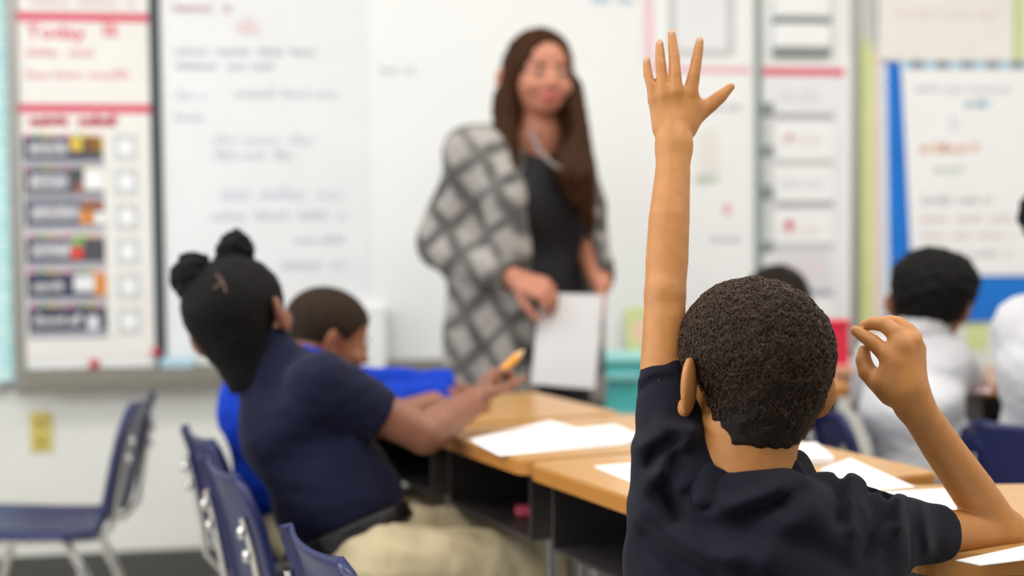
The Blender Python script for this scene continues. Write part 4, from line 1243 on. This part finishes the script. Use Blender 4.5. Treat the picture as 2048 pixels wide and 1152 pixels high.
# ------------------------------------------------------------------ the girl with two hair puffs, leaning back
def girl():
    PG = thing('person', (-0.29, 2.56, 0), 'child in navy polo and khaki trousers with two hair puffs, holding a pencil', 'person')
    fwd = Vector((0.80, 0.60, 0)).normalized()
    hd = Head(at(466, 610, 2.62), (0.34, 0.93, 0.10), (-0.36, -0.04, 0.93), 0.208)
    nb = at(532, 726, 2.62)
    shR = at(650, 772, 2.50); shL = at(556, 752, 2.76)
    elR = at(850, 868, 2.54); wrR = at(945, 806, 2.69)
    elL = at(735, 850, 2.90); wrL = at(868, 806, 2.98)
    pel = Vector((-0.295, 2.565, 0.495)); ch = at(598, 850, 2.60)
    hips = [Vector((-0.25, 2.49, 0.475)), Vector((-0.31, 2.65, 0.49))]
    kn = [Vector((0.03, 2.60, 0.445)), Vector((-0.02, 2.77, 0.445))]; an = [Vector((0.06, 2.62, 0.08)), Vector((0.0, 2.79, 0.08))]
    S = SDF(0.0045)
    hd.add(S, nb, 0.044)
    S.cone(nb, ch, 0.045, 0.07, 0.04); S.cone(ch, pel, 0.07, 0.07, 0.04)
    S.cone(nb + vv(0.01, 0, -0.03), shR, 0.026, 0.028, 0.02); S.cone(nb + vv(0, 0, -0.03), shL, 0.026, 0.028, 0.02)
    arm(S, shR, elR, wrR, 0.040, 0.036, 0.027); arm(S, shL, elL, wrL, 0.036, 0.032, 0.025)
    hand(S, wrR, at(988, 742, 2.73) - wrR, (0.85, 0.4, -0.2), 0.15, 1.05, 0.02, 0.8, -1)
    hand(S, wrL, (0.9, 0.3, 0.0), (0, 0, -1), 0.13, 0.25, 0.06, 0.5, -1)
    legs(S, hips, kn, an, 0.05, 0.04, 0.028)
    S.build('body', 'skin_girl', PG)
    hd.eyes(PG); hd.brows(PG, 'hair_black')
    Hs = SDF(0.005); hd.cap(Hs, 0.014, 0.20, -0.60, -0.20, 0.008); curly(Hs, 0.0012, 160)
    hair = Hs.build('hair', 'hair_black', PG)
    for (x, y, d, r) in ((386, 552, 2.60, 0.040), (470, 500, 2.68, 0.035)):
        Q = SDF(0.004); c = at(x, y, d); Q.ell(c, (r, r, r * 1.12), None, 0.01)
        Q.cone(c, c.lerp(hd.c, 0.45), r * 0.7, 0.02, 0.015); curly(Q, 0.004, 95)
        Q.build('hair_puff', 'hair_black', hair, 0)
    # partings
    for pl in ([(432, 548), (446, 565), (452, 585)], [(446, 565), (428, 578)]):
        pts = []
        for (x, y) in pl:
            r = ray(x, y); o = CAM - hd.c; # where the view ray meets the hair ball
            Rt = np.array(hd.R).T; rr = np.array([0.365 * hd.hs + .013, 0.455 * hd.hs + .013, 0.37 * hd.hs + .013])
            a = (Rt @ np.array(r)) / rr; b = (Rt @ np.array(o)) / rr
            A = a @ a; B = 2 * a @ b; Cq = b @ b - 1; disc = B * B - 4 * A * Cq
            if disc < 0: continue
            pts.append(CAM + r * float((-B - math.sqrt(disc)) / (2 * A)))
        if len(pts) > 1: MB().tube(pts, 0.0026, 6).build('parting', 'parting_skin', hair)
    T = SDF(0.006)
    torso(T, pel + Vector((-0.01, 0, 0.05)), ch, shL.lerp(shR, 0.08), shR.lerp(shL, 0.08), fwd, 0.124, 0.094, 0.010, 0.05)
    T.cone(nb, ch, 0.058, 0.10, 0.04)
    for sh, el in ((shR, elR), (shL, elL)):
        T.chain([sh, sh.lerp(el, 0.35), sh.lerp(el, 0.80)], [0.050, 0.050, 0.046], 0.05)
    T.disp(wob(0.0035, 32, 2.0)); T.disp(wob(0.0018, 75, 5.0))
    for sh, el in ((shR, elR), (shL, elL)):
        p = sh.lerp(el, 0.62); n = (el - sh).normalized()
        T.func(lambda X, Y, Z, p=p, n=n: np.maximum((X - p.x) * n.x + (Y - p.y) * n.y + (Z - p.z) * n.z, np.sqrt((X - p.x) ** 2 + (Y - p.y) ** 2 + (Z - p.z) ** 2) * 0 - 1) , (-9, -9, -9), (9, 9, 9), 'i', 0.004) if False else None
        q = sh.lerp(el, 1.02)
        T.cone(sh.lerp(el, 0.88), q, 0.072, 0.08, 0.004, 's')
    T.cone(nb, nb + (nb - ch).normalized() * 0.02, 0.062, 0.056, 0.03)
    sht = T.build('shirt', 'shirt_navy_girl', PG)
    Cc = SDF(0.005)
    up = (nb - ch).normalized(); R = frame_from(fwd, up)
    ring = [nb + R @ Vector((0.056 * math.cos(a), 0.056 * math.sin(a), 0.0)) for a in [2 * PI * i / 12 for i in range(13)]]
    for z in (0, 0.012, 0.024, 0.036): Cc.chain([p + up * z for p in ring], [0.009] * 13, 0.012)
    Cc.build('collar', 'shirt_navy_girl', sht)
    Pn = SDF(0.006)
    Pn.ell(pel + Vector((0, 0, -0.01)), (0.125, 0.115, 0.085), None, 0.04)
    legs(Pn, [h_ + Vector((0, 0, -0.002)) for h_ in hips], kn, an, 0.086, 0.064, 0.05, 0.03)
    Pn.disp(wob(0.0035, 34, 7.0)); Pn.disp(wob(0.002, 70, 2.5))
    tr_ = Pn.build('trousers', 'khaki', PG)
    B = SDF(0.005); upb = (ch - pel).normalized(); Rb = frame_from(fwd, upb); bo = pel + upb * 0.012
    for z in (0.0, 0.012, 0.024):
        rg = [bo + Rb @ Vector((0.126 * math.cos(a), 0.114 * math.sin(a), z)) for a in [2 * PI * i / 20 for i in range(21)]]
        B.chain(rg, [0.007] * 21, 0.006)
    be = B.build('belt', 'belt_black', PG)
    bc = bo + Rb @ Vector((0.02, 0.122, 0.012))
    bm_ = MB().bevbox((-0.02, -0.006, -0.018), (0.02, 0.006, 0.018), 0.004); bm_.v = [bc + Rb @ v for v in bm_.v]
    bm_.build('buckle', 'buckle_brass', be)
    for a in an: shoe(PG, a, fwd)
    # the pencil in her hand
    a = at(972, 772, 2.70); b = at(1048, 700, 2.75); d = (b - a).normalized()
    pc = thing('pencil', a, 'thick orange pencil held upright by the girl in navy', 'pencil')
    MB().tube([a, b - d * 0.02], 0.009, 6, True, False).build('barrel', 'pencil_orange', pc)
    MB().tube([b - d * 0.02, b], [0.009, 0.002], 6).build('tip', 'pencil_wood', pc)
    MB().tube([a - d * 0.014, a], 0.0088, 8).build('eraser', 'pencil_pink', pc)
girl()

# ------------------------------------------------------------------ the boy in the bright blue jacket
def blue_boy():
    PB = thing('person', (-0.43, 2.96, 0), 'child in bright blue jacket with cropped hair, bent over the far desk', 'person')
    fwd = Vector((VD.x, VD.y, 0))
    hd = Head(at(655, 645, 3.02), (0.86, 0.36, -0.36), (0.26, 0.12, 0.95), 0.194)
    nb = at(612, 735, 2.98)
    shR = at(560, 785, 2.86); shL = at(575, 765, 3.10)
    elR = at(735, 812, 2.93); wrR = at(900, 792, 3.10); elL = at(770, 776, 3.20); wrL = at(905, 775, 3.24)
    pel = Vector((-0.445, 2.95, 0.465)); ch = at(560, 840, 2.96)
    hips = [Vector((-0.41, 2.87, 0.445)), Vector((-0.46, 3.02, 0.445))]
    kn = [Vector((-0.13, 2.99, 0.445)), Vector((-0.17, 3.14, 0.445))]; an = [Vector((-0.11, 3.0, 0.08)), Vector((-0.15, 3.15, 0.08))]
    S = SDF(0.0048)
    hd.add(S, nb, 0.042)
    S.cone(nb, ch, 0.045, 0.07, 0.04); S.cone(ch, pel, 0.07, 0.07, 0.04)
    S.cone(nb, shR, 0.03, 0.03, 0.03); S.cone(nb, shL, 0.03, 0.03, 0.03)
    arm(S, shR, elR, wrR, 0.032, 0.027, 0.021); arm(S, shL, elL, wrL, 0.032, 0.027, 0.021)
    hand(S, wrR, (0.85, 0.4, -0.1), (0.1, 0, -1), 0.125, 0.4, 0.05, 0.5, -1)
    hand(S, wrL, (0.9, 0.1, -0.15), (0.1, 0, -1), 0.125, 0.4, 0.05, 0.5, 1)
    legs(S, hips, kn, an, 0.048, 0.038, 0.028)
    S.build('body', 'skin_brown', PB)
    hd.eyes(PB); hd.brows(PB, 'hair_dark')
    Hs = SDF(0.005); hd.cap(Hs, 0.0045, 0.20, -0.36, -0.06, 0.008); Hs.build('hair', 'hair_short', PB)
    T = SDF(0.006)
    torso(T, pel + Vector((-0.01, 0, 0.06)), ch, shL, shR, fwd, 0.12, 0.10, 0.012, 0.06)
    T.chain([nb, ch], [0.06, 0.10], 0.04)
    for sh, el, w in ((shR, elR, wrR), (shL, elL, wrL)):
        T.chain([sh, el, el.lerp(w, 0.93)], [0.055, 0.047, 0.036], 0.04)
        T.cone(el.lerp(w, 0.95), el.lerp(w, 1.25), 0.03, 0.05, 0.004, 's')
    T.ell(at(528, 790, 2.95), (0.085, 0.10, 0.09), None, 0.05)
    ring = [nb + Vector((0.052 * math.cos(a), 0.052 * math.sin(a), 0.012)) for a in [2 * PI * i / 12 for i in range(13)]]
    T.chain(ring, [0.014] * 13, 0.015)
    T.disp(wob(0.004, 30, 4.0)); T.disp(wob(0.002, 66, 8.0))
    T.build('jacket', 'jacket_blue', PB)
    Pn = SDF(0.007); Pn.ell(pel + Vector((0, 0, -0.01)), (0.12, 0.115, 0.08), None, 0.04)
    legs(Pn, hips, kn, an, 0.075, 0.06, 0.05); Pn.disp(wob(0.003, 34, 3.0)); Pn.build('trousers', 'khaki', PB)
    for a in an: shoe(PB, a, fwd)
blue_boy()

# ------------------------------------------------------------------ the teacher
def teacher():
    d0 = 3.74
    base = at(1065, 640, d0 + 0.04)
    PT = thing('person', (base.x, base.y, 0), 'standing adult with long brown hair and grey plaid cardigan, facing the class', 'person')
    fwd = Vector((0.42, -0.90, 0)).normalized()
    hd = Head(at(1077, 128, d0), (0.30, -0.95, -0.05), (0.03, 0.03, 1), 0.222)
    nb = at(1078, 268, d0 + 0.02)
    shA = at(950, 312, d0 - 0.02); elA = at(880, 490, d0 + 0.0); wrA = at(1030, 556, d0 - 0.16)      # arm on the left of the picture
    shB = at(1138, 308, d0 + 0.10); elB = at(1168, 480, d0 + 0.12); wrB = at(1204, 568, d0 - 0.06)
    pel = at(1062, 640, d0 + 0.05); ch = at(1068, 400, d0 + 0.05)
    lat = Vector((fwd.y, -fwd.x, 0))           # her right
    hips = [pel + lat * 0.085 + vv(0, 0, -0.04), pel - lat * 0.085 + vv(0, 0, -0.04)]
    kn = [Vector((h_.x, h_.y, 0.46)) + fwd * 0.02 for h_ in hips]; an = [Vector((h_.x, h_.y, 0.09)) for h_ in hips]
    S = SDF(0.005)
    hd.add(S, nb, 0.052)
    S.cone(nb, ch, 0.05, 0.09, 0.04); S.cone(ch, pel, 0.085, 0.10, 0.05)
    S.cone(nb, shA, 0.035, 0.036, 0.04); S.cone(nb, shB, 0.035, 0.036, 0.04)
    arm(S, shA, elA, wrA, 0.04, 0.036, 0.027); arm(S, shB, elB, wrB, 0.04, 0.036, 0.027)
    hand(S, wrA, at(1092, 580, d0 - 0.20) - wrA, (0.2, 0.6, -0.9), 0.175, 0.75, 0.05, 0.8, -1)
    hand(S, wrB, (-0.1, -0.3, -0.9), (-0.9, 0.1, -0.1), 0.165, 0.65, 0.05, 0.7, 1)
    legs(S, hips, kn, an, 0.07, 0.05, 0.035)
    body = S.build('body', ['skin_light', 'lip_light'], PT)
    # lips take their own colour
    off = world_loc(PT); Ri = hd.R.inverted()
    for p in body.data.polygons:
        q = Ri @ (p.center + off - hd.o) / hd.hs
        if q.y > 0.36 and abs(q.x) < 0.125 and -0.355 < q.z < -0.245 + 0.0: p.material_index = 1
    hd.eyes(PT); hd.brows(PT, 'hair_brown')
    # long hair
    Hs = SDF(0.005)
    h = hd.hs
    Hs.ell(hd.c, (0.365 * h + .004, 0.455 * h + .010, 0.37 * h + .012), hd.Rn, 0.01)
    P = hd.p
    for x in (-1, 1):
        Hs.chain([P(x * 0.26, -0.02, 0.28), P(x * 0.32, -0.05, -0.05), P(x * 0.35, -0.06, -0.40)], [0.024, 0.028, 0.034], 0.02)
    Hs.chain([P(0, -0.30, 0.0), P(0, -0.36, -0.5), P(0.0, -0.38, -1.1)], [0.08, 0.085, 0.07], 0.04, flat=((fwd.x, fwd.y, 0), 0.6))
    # picture-left lock falls behind the shoulder, picture-right lock hangs in front of it
    Hs.chain([at(1012, 200, d0 - 0.0), at(1012, 270, d0 - 0.05), at(1030, 330, d0 - 0.09)], [0.034, 0.034, 0.016], 0.025)
    Hs.chain([at(1140, 180, d0 - 0.0), at(1148, 270, d0 - 0.05), at(1160, 350, d0 - 0.09), at(1180, 450, d0 - 0.06)], [0.034, 0.042, 0.042, 0.014], 0.025)
    Hs.chain([at(1118, 250, d0 - 0.03), at(1130, 340, d0 - 0.09), at(1150, 400, d0 - 0.09)], [0.032, 0.034, 0.015], 0.03)
    # open the face
    Hs.ell(P(0, 0.42, -0.12), (0.285 * h, 0.34 * h, 0.47 * h), hd.Rn, 0.015, 's')
    Hs.cone(P(0, 0.30, -0.4), nb + fwd * 0.09, 0.05, 0.052, 0.01, 's')
    def strands(X, Y, Z):
        an_ = np.arctan2(Y - hd.c.y, X - hd.c.x)
        return 0.0025 * np.sin(an_ * 38 + 6 * np.sin(Z * 14)) + 0.0018 * np.sin(an_ * 71 + Z * 30)
    Hs.disp(strands)
    Hs.build('hair', 'hair_brown', PT)
    # black top
    T = SDF(0.007)
    torso(T, pel, ch, shA.lerp(shB, 0.1), shB.lerp(shA, 0.1), fwd, 0.148, 0.105, 0.0, 0.07)
    for x in (-1, 1): T.ell(ch + fwd * 0.062 + lat * (x * 0.06), (0.07, 0.06, 0.075), None, 0.09)
    T.cone(nb + fwd * 0.055 + vv(0, 0, 0.02), nb + fwd * 0.08 + vv(0, 0, -0.035), 0.05, 0.035, 0.01, 's')
    T.cone(nb + vv(0, 0, 0.03), nb + vv(0, 0, 0.15), 0.057, 0.06, 0.01, 's')
    T.disp(wob(0.002, 30, 1.0))
    T.build('top', 'top_black', PT)
    N = MB()
    pts = [nb + lat * (0.062 * math.cos(a)) + fwd * (0.075 + 0.075 * math.sin(a)) + vv(0, 0, 0.0 - 0.10 * math.sin(a)) for a in [PI * i / 14 for i in range(15)]]
    N.tube(pts, 0.006, 6).build('necklace', 'necklace', PT)
    # plaid cardigan, long, open at the front
    C = SDF(0.007)
    torso(C, pel, ch, shA, shB, fwd, 0.165, 0.120, 0.012, 0.07)
    C.chain([shA, elA, elA.lerp(wrA, 0.88)], [0.064, 0.062, 0.047], 0.05)
    C.chain([shB, elB, elB.lerp(wrB, 0.85)], [0.062, 0.056, 0.045], 0.04)
    C.chain([at(985, 420, d0 + 0.03), at(975, 600, d0 + 0.02), at(965, 790, d0 + 0.02), at(962, 860, d0 + 0.02)], [0.11, 0.115, 0.118, 0.12], 0.05, flat=((fwd.x, fwd.y, 0), 0.8))
    C.chain([at(1060, 500, d0 + 0.13), at(1060, 700, d0 + 0.13), at(1060, 860, d0 + 0.13)], [0.11, 0.12, 0.13], 0.05, flat=((0, 1, 0), 0.5))
    C.chain([at(1172, 420, d0 + 0.16), at(1168, 640, d0 + 0.18), at(1160, 860, d0 + 0.18)], [0.05, 0.06, 0.07], 0.05)
    C.chain([at(930, 300, d0 + 0.0), nb + vv(-0.05, 0.03, 0)], [0.05, 0.045], 0.05)
    C.chain([at(1035, 470, d0 - 0.02), at(1030, 620, d0 - 0.03), at(1022, 860, d0 - 0.03)], [0.07, 0.085, 0.095], 0.05)
    C.chain([at(985, 300, d0 - 0.06), at(1008, 400, d0 - 0.125), at(1022, 500, d0 - 0.10)], [0.045, 0.052, 0.06], 0.05)
    C.disp(wob(0.005, 24, 3.0))
    # the open front: cut a wedge between the two edges
    eL0 = at(1046, 300, d0); eL1 = at(1066, 800, d0); eR0 = at(1188, 300, d0); eR1 = at(1192, 800, d0)
    def opening(X, Y, Z):
        t = np.clip((eL0.z - Z) / (eL0.z - eL1.z), -0.3, 1.3)
        # cut in a vertical sheet pointing along the body's facing direction
        k = d0 / np.maximum(Y, 1)
        xl = eL0.x + (eL1.x - eL0.x) * t; xr = eR0.x + (eR1.x - eR0.x) * t
        XX = X + (Y - d0) * 0.1
        return np.maximum(np.maximum(xl - XX, XX - xr), (Y - (d0 + 0.07)))
    C.func(opening, (-9, -9, -9), (9, 9, 9), 's', 0.006)
    C.cone(nb + fwd * 0.02 + vv(0, 0, -0.01), nb + vv(0, 0, 0.2), 0.062, 0.075, 0.01, 's')
    for el, w in ((elA, wrA), (elB, wrB)): C.cone(el.lerp(w, 0.95), el.lerp(w, 1.6), 0.034, 0.06, 0.004, 's')
    C.plane((0, 0, 0.55), (0, 0, -1), 0.006)
    C.build('cardigan', 'cardigan_plaid', PT)
    Pn = SDF(0.008); Pn.ell(pel + vv(0, 0, -0.03), (0.165, 0.115, 0.12), np.array(frame_from(fwd, (0, 0, 1))), 0.04)
    legs(Pn, hips, kn, an, 0.088, 0.066, 0.055, 0.03); Pn.build('trousers', 'trousers_black', PT)
    for a in an: shoe(PT, a, fwd, 0.24)
    # the sheet she holds
    fl = thing('folder', at(1132, 775, d0 - 0.20), 'white folder of papers held by the teacher at her waist', 'folder')
    q = [at(1062, 768, d0 - 0.235), at(1186, 778, d0 - 0.20), at(1203, 590, d0 - 0.125), at(1080, 586, d0 - 0.16)]
    n = (q[1] - q[0]).cross(q[3] - q[0]).normalized()
    for i in range(2):
        o = n * (0.0025 * i - 0.001); sh_ = (q[1] - q[0]).normalized() * (0.006 * i)
        vs = [p - o + sh_ for p in q] + [p - o + sh_ - n * 0.0015 for p in q]
        pymesh('paper_sheet', vs, [(0, 1, 2, 3), (7, 6, 5, 4), (0, 4, 5, 1), (1, 5, 6, 2), (2, 6, 7, 3), (3, 7, 4, 0)], 'folder_white', fl)
teacher()

# ------------------------------------------------------------------ the three other children
def simple_child(base, label, head, nb, shs, els, wrs, pel, ch, kn, an, fwd, skin, shirt, hairfn, trousers='trousers_black', palms=((0, 0, -1), (0, 0, -1)), hdirs=None, long_sleeve=False, h=0.0052, w=0.122):
    PC_ = thing('person', base, label, 'person')
    S = SDF(h)
    head.add(S, nb, 0.042)
    S.cone(nb, ch, 0.045, 0.07, 0.04); S.cone(ch, pel, 0.07, 0.07, 0.04)
    for i in range(2):
        S.cone(nb, shs[i], 0.033, 0.032, 0.03)
        arm(S, shs[i], els[i], wrs[i], 0.033, 0.028, 0.021)
        hd_ = (wrs[i] - els[i]) if hdirs is None else Vector(hdirs[i])
        hand(S, wrs[i], hd_, palms[i], 0.13, 0.35, 0.05, 0.5, 1 if i else -1)
    f = Vector(fwd).normalized(); lat = Vector((f.y, -f.x, 0))
    hips = [pel + lat * 0.07 + vv(0, 0, -0.015), pel - lat * 0.07 + vv(0, 0, -0.015)]
    legs(S, hips, kn, an, 0.05, 0.04, 0.028)
    S.build('body', skin, PC_)
    head.eyes(PC_); head.brows(PC_, 'hair_black')
    hairfn(PC_, head)
    T = SDF(0.0065)
    torso(T, pel + vv(0, 0, 0.04), ch, shs[0], shs[1], f, w, 0.092, 0.01, 0.055)
    T.cone(nb, ch, 0.05, 0.09, 0.04)
    for i in range(2):
        T.chain([shs[i], shs[i].lerp(els[i], 0.4), shs[i].lerp(els[i], 0.68)], [0.05, 0.048, 0.044], 0.05)
    T.disp(wob(0.003, 32, 2.0)); T.disp(wob(0.0015, 75, 5.0))
    sht = T.build('shirt', shirt, PC_)
    Cc = SDF(0.0055); up = (nb - ch).normalized(); R = frame_from(f, up)
    ring = [nb + R @ Vector((0.052 * math.cos(a), 0.052 * math.sin(a), 0.006)) for a in [2 * PI * i / 12 for i in range(13)]]
    for z in (0, 0.012, 0.024): Cc.chain([p + up * z for p in ring], [0.009] * 13, 0.012)
    Cc.build('collar', shirt, sht)
    Pn = SDF(0.008); Pn.ell(pel + vv(0, 0, -0.01), (0.12, 0.115, 0.08), None, 0.04); legs(Pn, hips, kn, an, 0.076, 0.06, 0.05); Pn.build('trousers', trousers, PC_)
    for a in an: shoe(PC_, a, f)
    return PC_
def afro(c, r, m='hair_black', amp=0.0035):
    def fn(parent, hd):
        Hs = SDF(0.0048); Hs.ell(c, r, None, 0.02); Hs.ell(hd.c, (0.365 * hd.hs + .014, 0.455 * hd.hs + .012, 0.37 * hd.hs + .014), hd.Rn, 0.02); Hs.ell(hd.p(0, -0.22, -0.10), (0.06, 0.05, 0.06), hd.Rn, 0.03)
        Hs.cone(hd.p(0, 0.62, -0.30), hd.p(0, 0.44, -0.08), 0.09, 0.05, 0.01, 's')
        curly(Hs, amp, 70); Hs.build('hair', m, parent, 1)
    return fn
def short(m, th=0.008):
    def fn(parent, hd):
        Hs = SDF(0.005); hd.cap(Hs, th, 0.2, -0.40, -0.1, 0.008); curly(Hs, 0.0015, 130); Hs.build('hair', m, parent)
    return fn
# seated in front of the blue board, back to the camera
f4 = (0.92, 0.39, 0)
simple_child((0.95, 3.2, 0), 'child in white polo with round black hair, seated before the blue board',
    Head(at(1862, 575, 3.24), (0.62, 0.78, -0.1), (0.06, 0.05, 1), 0.205), at(1842, 676, 3.21),
    [at(1762, 722, 3.28), at(1892, 722, 3.18)], [at(1725, 806, 3.42), at(1950, 765, 3.34)], [at(1810, 790, 3.56), at(1952, 752, 3.54)],
    Vector((0.945, 3.20, 0.465)), at(1822, 806, 3.18), [Vector((1.21, 3.40, 0.44)), Vector((1.24, 3.26, 0.44))], [Vector((1.23, 3.42, 0.08)), Vector((1.26, 3.28, 0.08))],
    f4, 'skin_brown', 'shirt_white', afro(at(1872, 572, 3.22), (0.095, 0.098, 0.083)), hdirs=((0.6, 0.7, -0.1), (0.1, 0.9, -0.2)))
# at the right edge
f5 = (0.45, 0.89, 0)
b5 = bk((1.07, 2.87), f5); l5 = Vector((0.89, -0.45, 0)); g5 = Vector(f5)
simple_child((b5.x, b5.y, 0), 'child in white shirt cut off by the right edge of the picture',
    Head(at(2165, 460, 2.98), (0.2, 0.97, 0), (0.2, 0, 1), 0.2), at(2122, 575, 2.96),
    [at(2046, 650, 3.02), at(2215, 640, 2.92)], [at(2040, 790, 3.12), at(2260, 790, 3.05)], [at(2075, 770, 3.30), at(2200, 770, 3.28)],
    b5 + g5 * -0.03 + vv(0, 0, 0.465), at(2122, 745, 2.97), [b5 + g5 * 0.26 - l5 * 0.08 + vv(0, 0, .44), b5 + g5 * 0.26 + l5 * 0.08 + vv(0, 0, .44)], [b5 + g5 * 0.27 - l5 * 0.08 + vv(0, 0, .08), b5 + g5 * 0.27 + l5 * 0.08 + vv(0, 0, .08)],
    f5, 'skin_brown', 'shirt_white', afro(at(2138, 430, 2.99), (0.104, 0.09, 0.075)))
# hidden behind the hero's head, facing the camera
simple_child((0.66, 3.98, 0), 'child mostly hidden behind the raised-hand boy\'s head, bare arm on desk',
    Head(at(1554, 594, 3.92), (-0.3, -0.95, -0.1), (0, 0, 1), 0.2), at(1560, 715, 3.94),
    [at(1490, 745, 3.96), at(1640, 745, 3.96)], [at(1455, 830, 3.86), at(1715, 752, 3.74)], [at(1520, 765, 3.62), at(1650, 748, 3.56)],
    Vector((0.66, 3.97, 0.46)), at(1562, 830, 3.95), [Vector((0.56, 3.80, 0.44)), Vector((0.72, 3.80, 0.44))], [Vector((0.56, 3.82, 0.08)), Vector((0.72, 3.82, 0.08))],
    (0, -1, 0), 'skin_tan', 'shirt_white', short('hair_dark', 0.018))

# ================================================================== small things
def sheet(name, label, cat, pts, z=DESK_Z, m='paper', th=0.0012, lift=0.0, group=None):
    """paper on a desk from photo corners"""
    q = []
    for (x, y) in pts:
        r = ray(x, y); k = (z + 0.0006 - CAM.z) / r.z; q.append(CAM + r * k)
    n = len(q)
    vs = q + [p + vv(0, 0, th) for p in q]
    fs = [tuple(range(n)), tuple(range(n, 2 * n))] + [(i, (i + 1) % n, n + (i + 1) % n, n + i) for i in range(n)]
    o = pymesh(name, vs, fs, m)
    return tag(o, label, cat, group)
sheet('paper_sheet', 'large white sheet on the desk in front of the girl', 'paper', [(936, 880), (1000, 912), (1262, 888), (1100, 842)])
sheet('paper_sheet', 'white sheet lying over the large sheet, beside the raised-hand boy', 'paper', [(1040, 868), (1080, 898), (1300, 880), (1230, 850)], DESK_Z + 0.002)
sheet('paper_sheet', 'white sheet on the desk left of the navy polo shoulder', 'paper', [(1188, 934), (1275, 970), (1400, 955), (1300, 925)])
sheet('paper_sheet', 'white sheet on the desk behind the boy\'s right shoulder', 'paper', [(1640, 940), (1720, 985), (1830, 975), (1700, 918)])
sheet('paper_sheet', 'white sheet lying beneath the boy\'s right forearm', 'paper', [(1770, 985), (1850, 1030), (1985, 1015), (1900, 978)])
sheet('paper_sheet', 'white sheet under the boy\'s resting elbow at lower right', 'paper', [(1912, 1122), (1960, 1132), (2120, 1112), (2080, 1086)])
sheet('notebook', 'pale notebook on the desk right of the boy\'s neck', 'notebook', [(1540, 902), (1570, 935), (1668, 928), (1632, 898)], DESK_Z, 'paper_grey', 0.012)
sheet('paper_sheet', 'small pink-edged paper on the desk by the white polo child', 'paper', [(1912, 776), (1916, 786), (1986, 786), (1976, 768)], DESK_Z, 'paper_pink')
# turquoise bin on a low cabinet
cb = thing('low_cabinet', (0.31, 4.18, 0), 'low white cabinet behind the desks holding the turquoise bin', 'cabinet')
MB().bevbox((0.13, 4.04, 0.0), (0.49, 4.32, 0.515), 0.006).build('body', 'cabinet_white', cb)
for x in (0.142, 0.316):
    dd = MB().bevbox((x, 4.032, 0.04), (x + 0.162, 4.04, 0.50), 0.003).build('door', 'cabinet_white', cb)
    MB().tube([(x + 0.077, 4.025, 0.30), (x + 0.077, 4.025, 0.38)], 0.005, 8).build('handle', 'chrome', dd)
MB().bevbox((0.12, 4.03, 0.515), (0.50, 4.33, 0.535), 0.004).build('cabinet_top', 'cabinet_white', cb)
a = at(1146, 822, 4.08); b = at(1300, 708, 4.08)
bn = thing('storage_bin', ((a.x + b.x) / 2, 4.16, 0.535), 'turquoise plastic storage bin behind the desks beside the teacher', 'bin')
zt2 = b.z; zb2 = 0.536
def ringpts(x0, x1, y0, y1, z): return [Vector((p[0], p[1], z)) for p in rounded(x0, y0, x1, y1, 0.03, 4)]
lo_ = ringpts(a.x + 0.012, b.x - 0.012, 4.075, 4.245, zb2); hi_ = ringpts(a.x, b.x, 4.06, 4.26, zt2 - 0.03)
hi2 = ringpts(a.x + 0.006, b.x - 0.006, 4.066, 4.254, zt2 - 0.03); lo2 = ringpts(a.x + 0.018, b.x - 0.018, 4.081, 4.239, zb2 + 0.005)
n = len(lo_)
fs = [tuple(range(n))[::-1]]
for L in range(3):
    fs += [(L * n + i, L * n + (i + 1) % n, (L + 1) * n + (i + 1) % n, (L + 1) * n + i) for i in range(n)]
fs.append(tuple(range(3 * n, 4 * n)))
pymesh('tub', lo_ + hi_ + hi2 + lo2, fs, 'teal_plastic', bn)
MB().bevbox((a.x - 0.008, 4.054, zt2 - 0.03), (b.x + 0.008, 4.266, zt2 - 0.004), 0.008).build('lid', 'teal_light', bn)
MB().bevbox((a.x + 0.05, 4.048, zt2 - 0.075), (b.x - 0.03, 4.06, zt2 - 0.05), 0.005).build('handle', 'teal_light', bn)
# red box on the far desk
a = at(1648, 640, 3.70); b = at(1697, 640, 3.70)
rb = thing('pencil_box', ((a.x + b.x) / 2, 3.72, DESK_Z), 'red plastic box on the far desk right of the boy\'s head', 'box')
MB().bevbox((a.x, 3.69, DESK_Z + 0.0005), (b.x, 3.755, a.z - 0.02), 0.005).build('tub', 'red_plastic', rb)
MB().bevbox((a.x - 0.003, 3.687, a.z - 0.02), (b.x + 0.003, 3.758, a.z), 0.004).build('lid', 'red_plastic', rb)
# flat white panel with a top flap, in front of the marker tray
HS = wthing('white_panel', (714, 620, 770, 756), 'blank white panel in front of the marker tray beside the cropped-hair boy', 'paper', 0.09)
wpart('sheet', (714, 622, 770, 756), 0.0895, 0.091, 'paper', HS)
wpart('top_flap', (714, 618, 770, 624), 0.0205, 0.091, 'paper', HS)
# red eraser on the shelf of the girl's desk
e = PD - UD * 0.20 + VD * 0.10
ro = MB().bevbox((-0.022, -0.013, 0.0), (0.022, 0.013, 0.02), 0.005)
ro.v = [v + Vector((e.x, e.y, DESK_Z - 0.138)) for v in ro.v]
tag(ro.build('red_eraser', 'ink_red'), 'red eraser lying in the open shelf of the girl\'s desk', 'eraser')
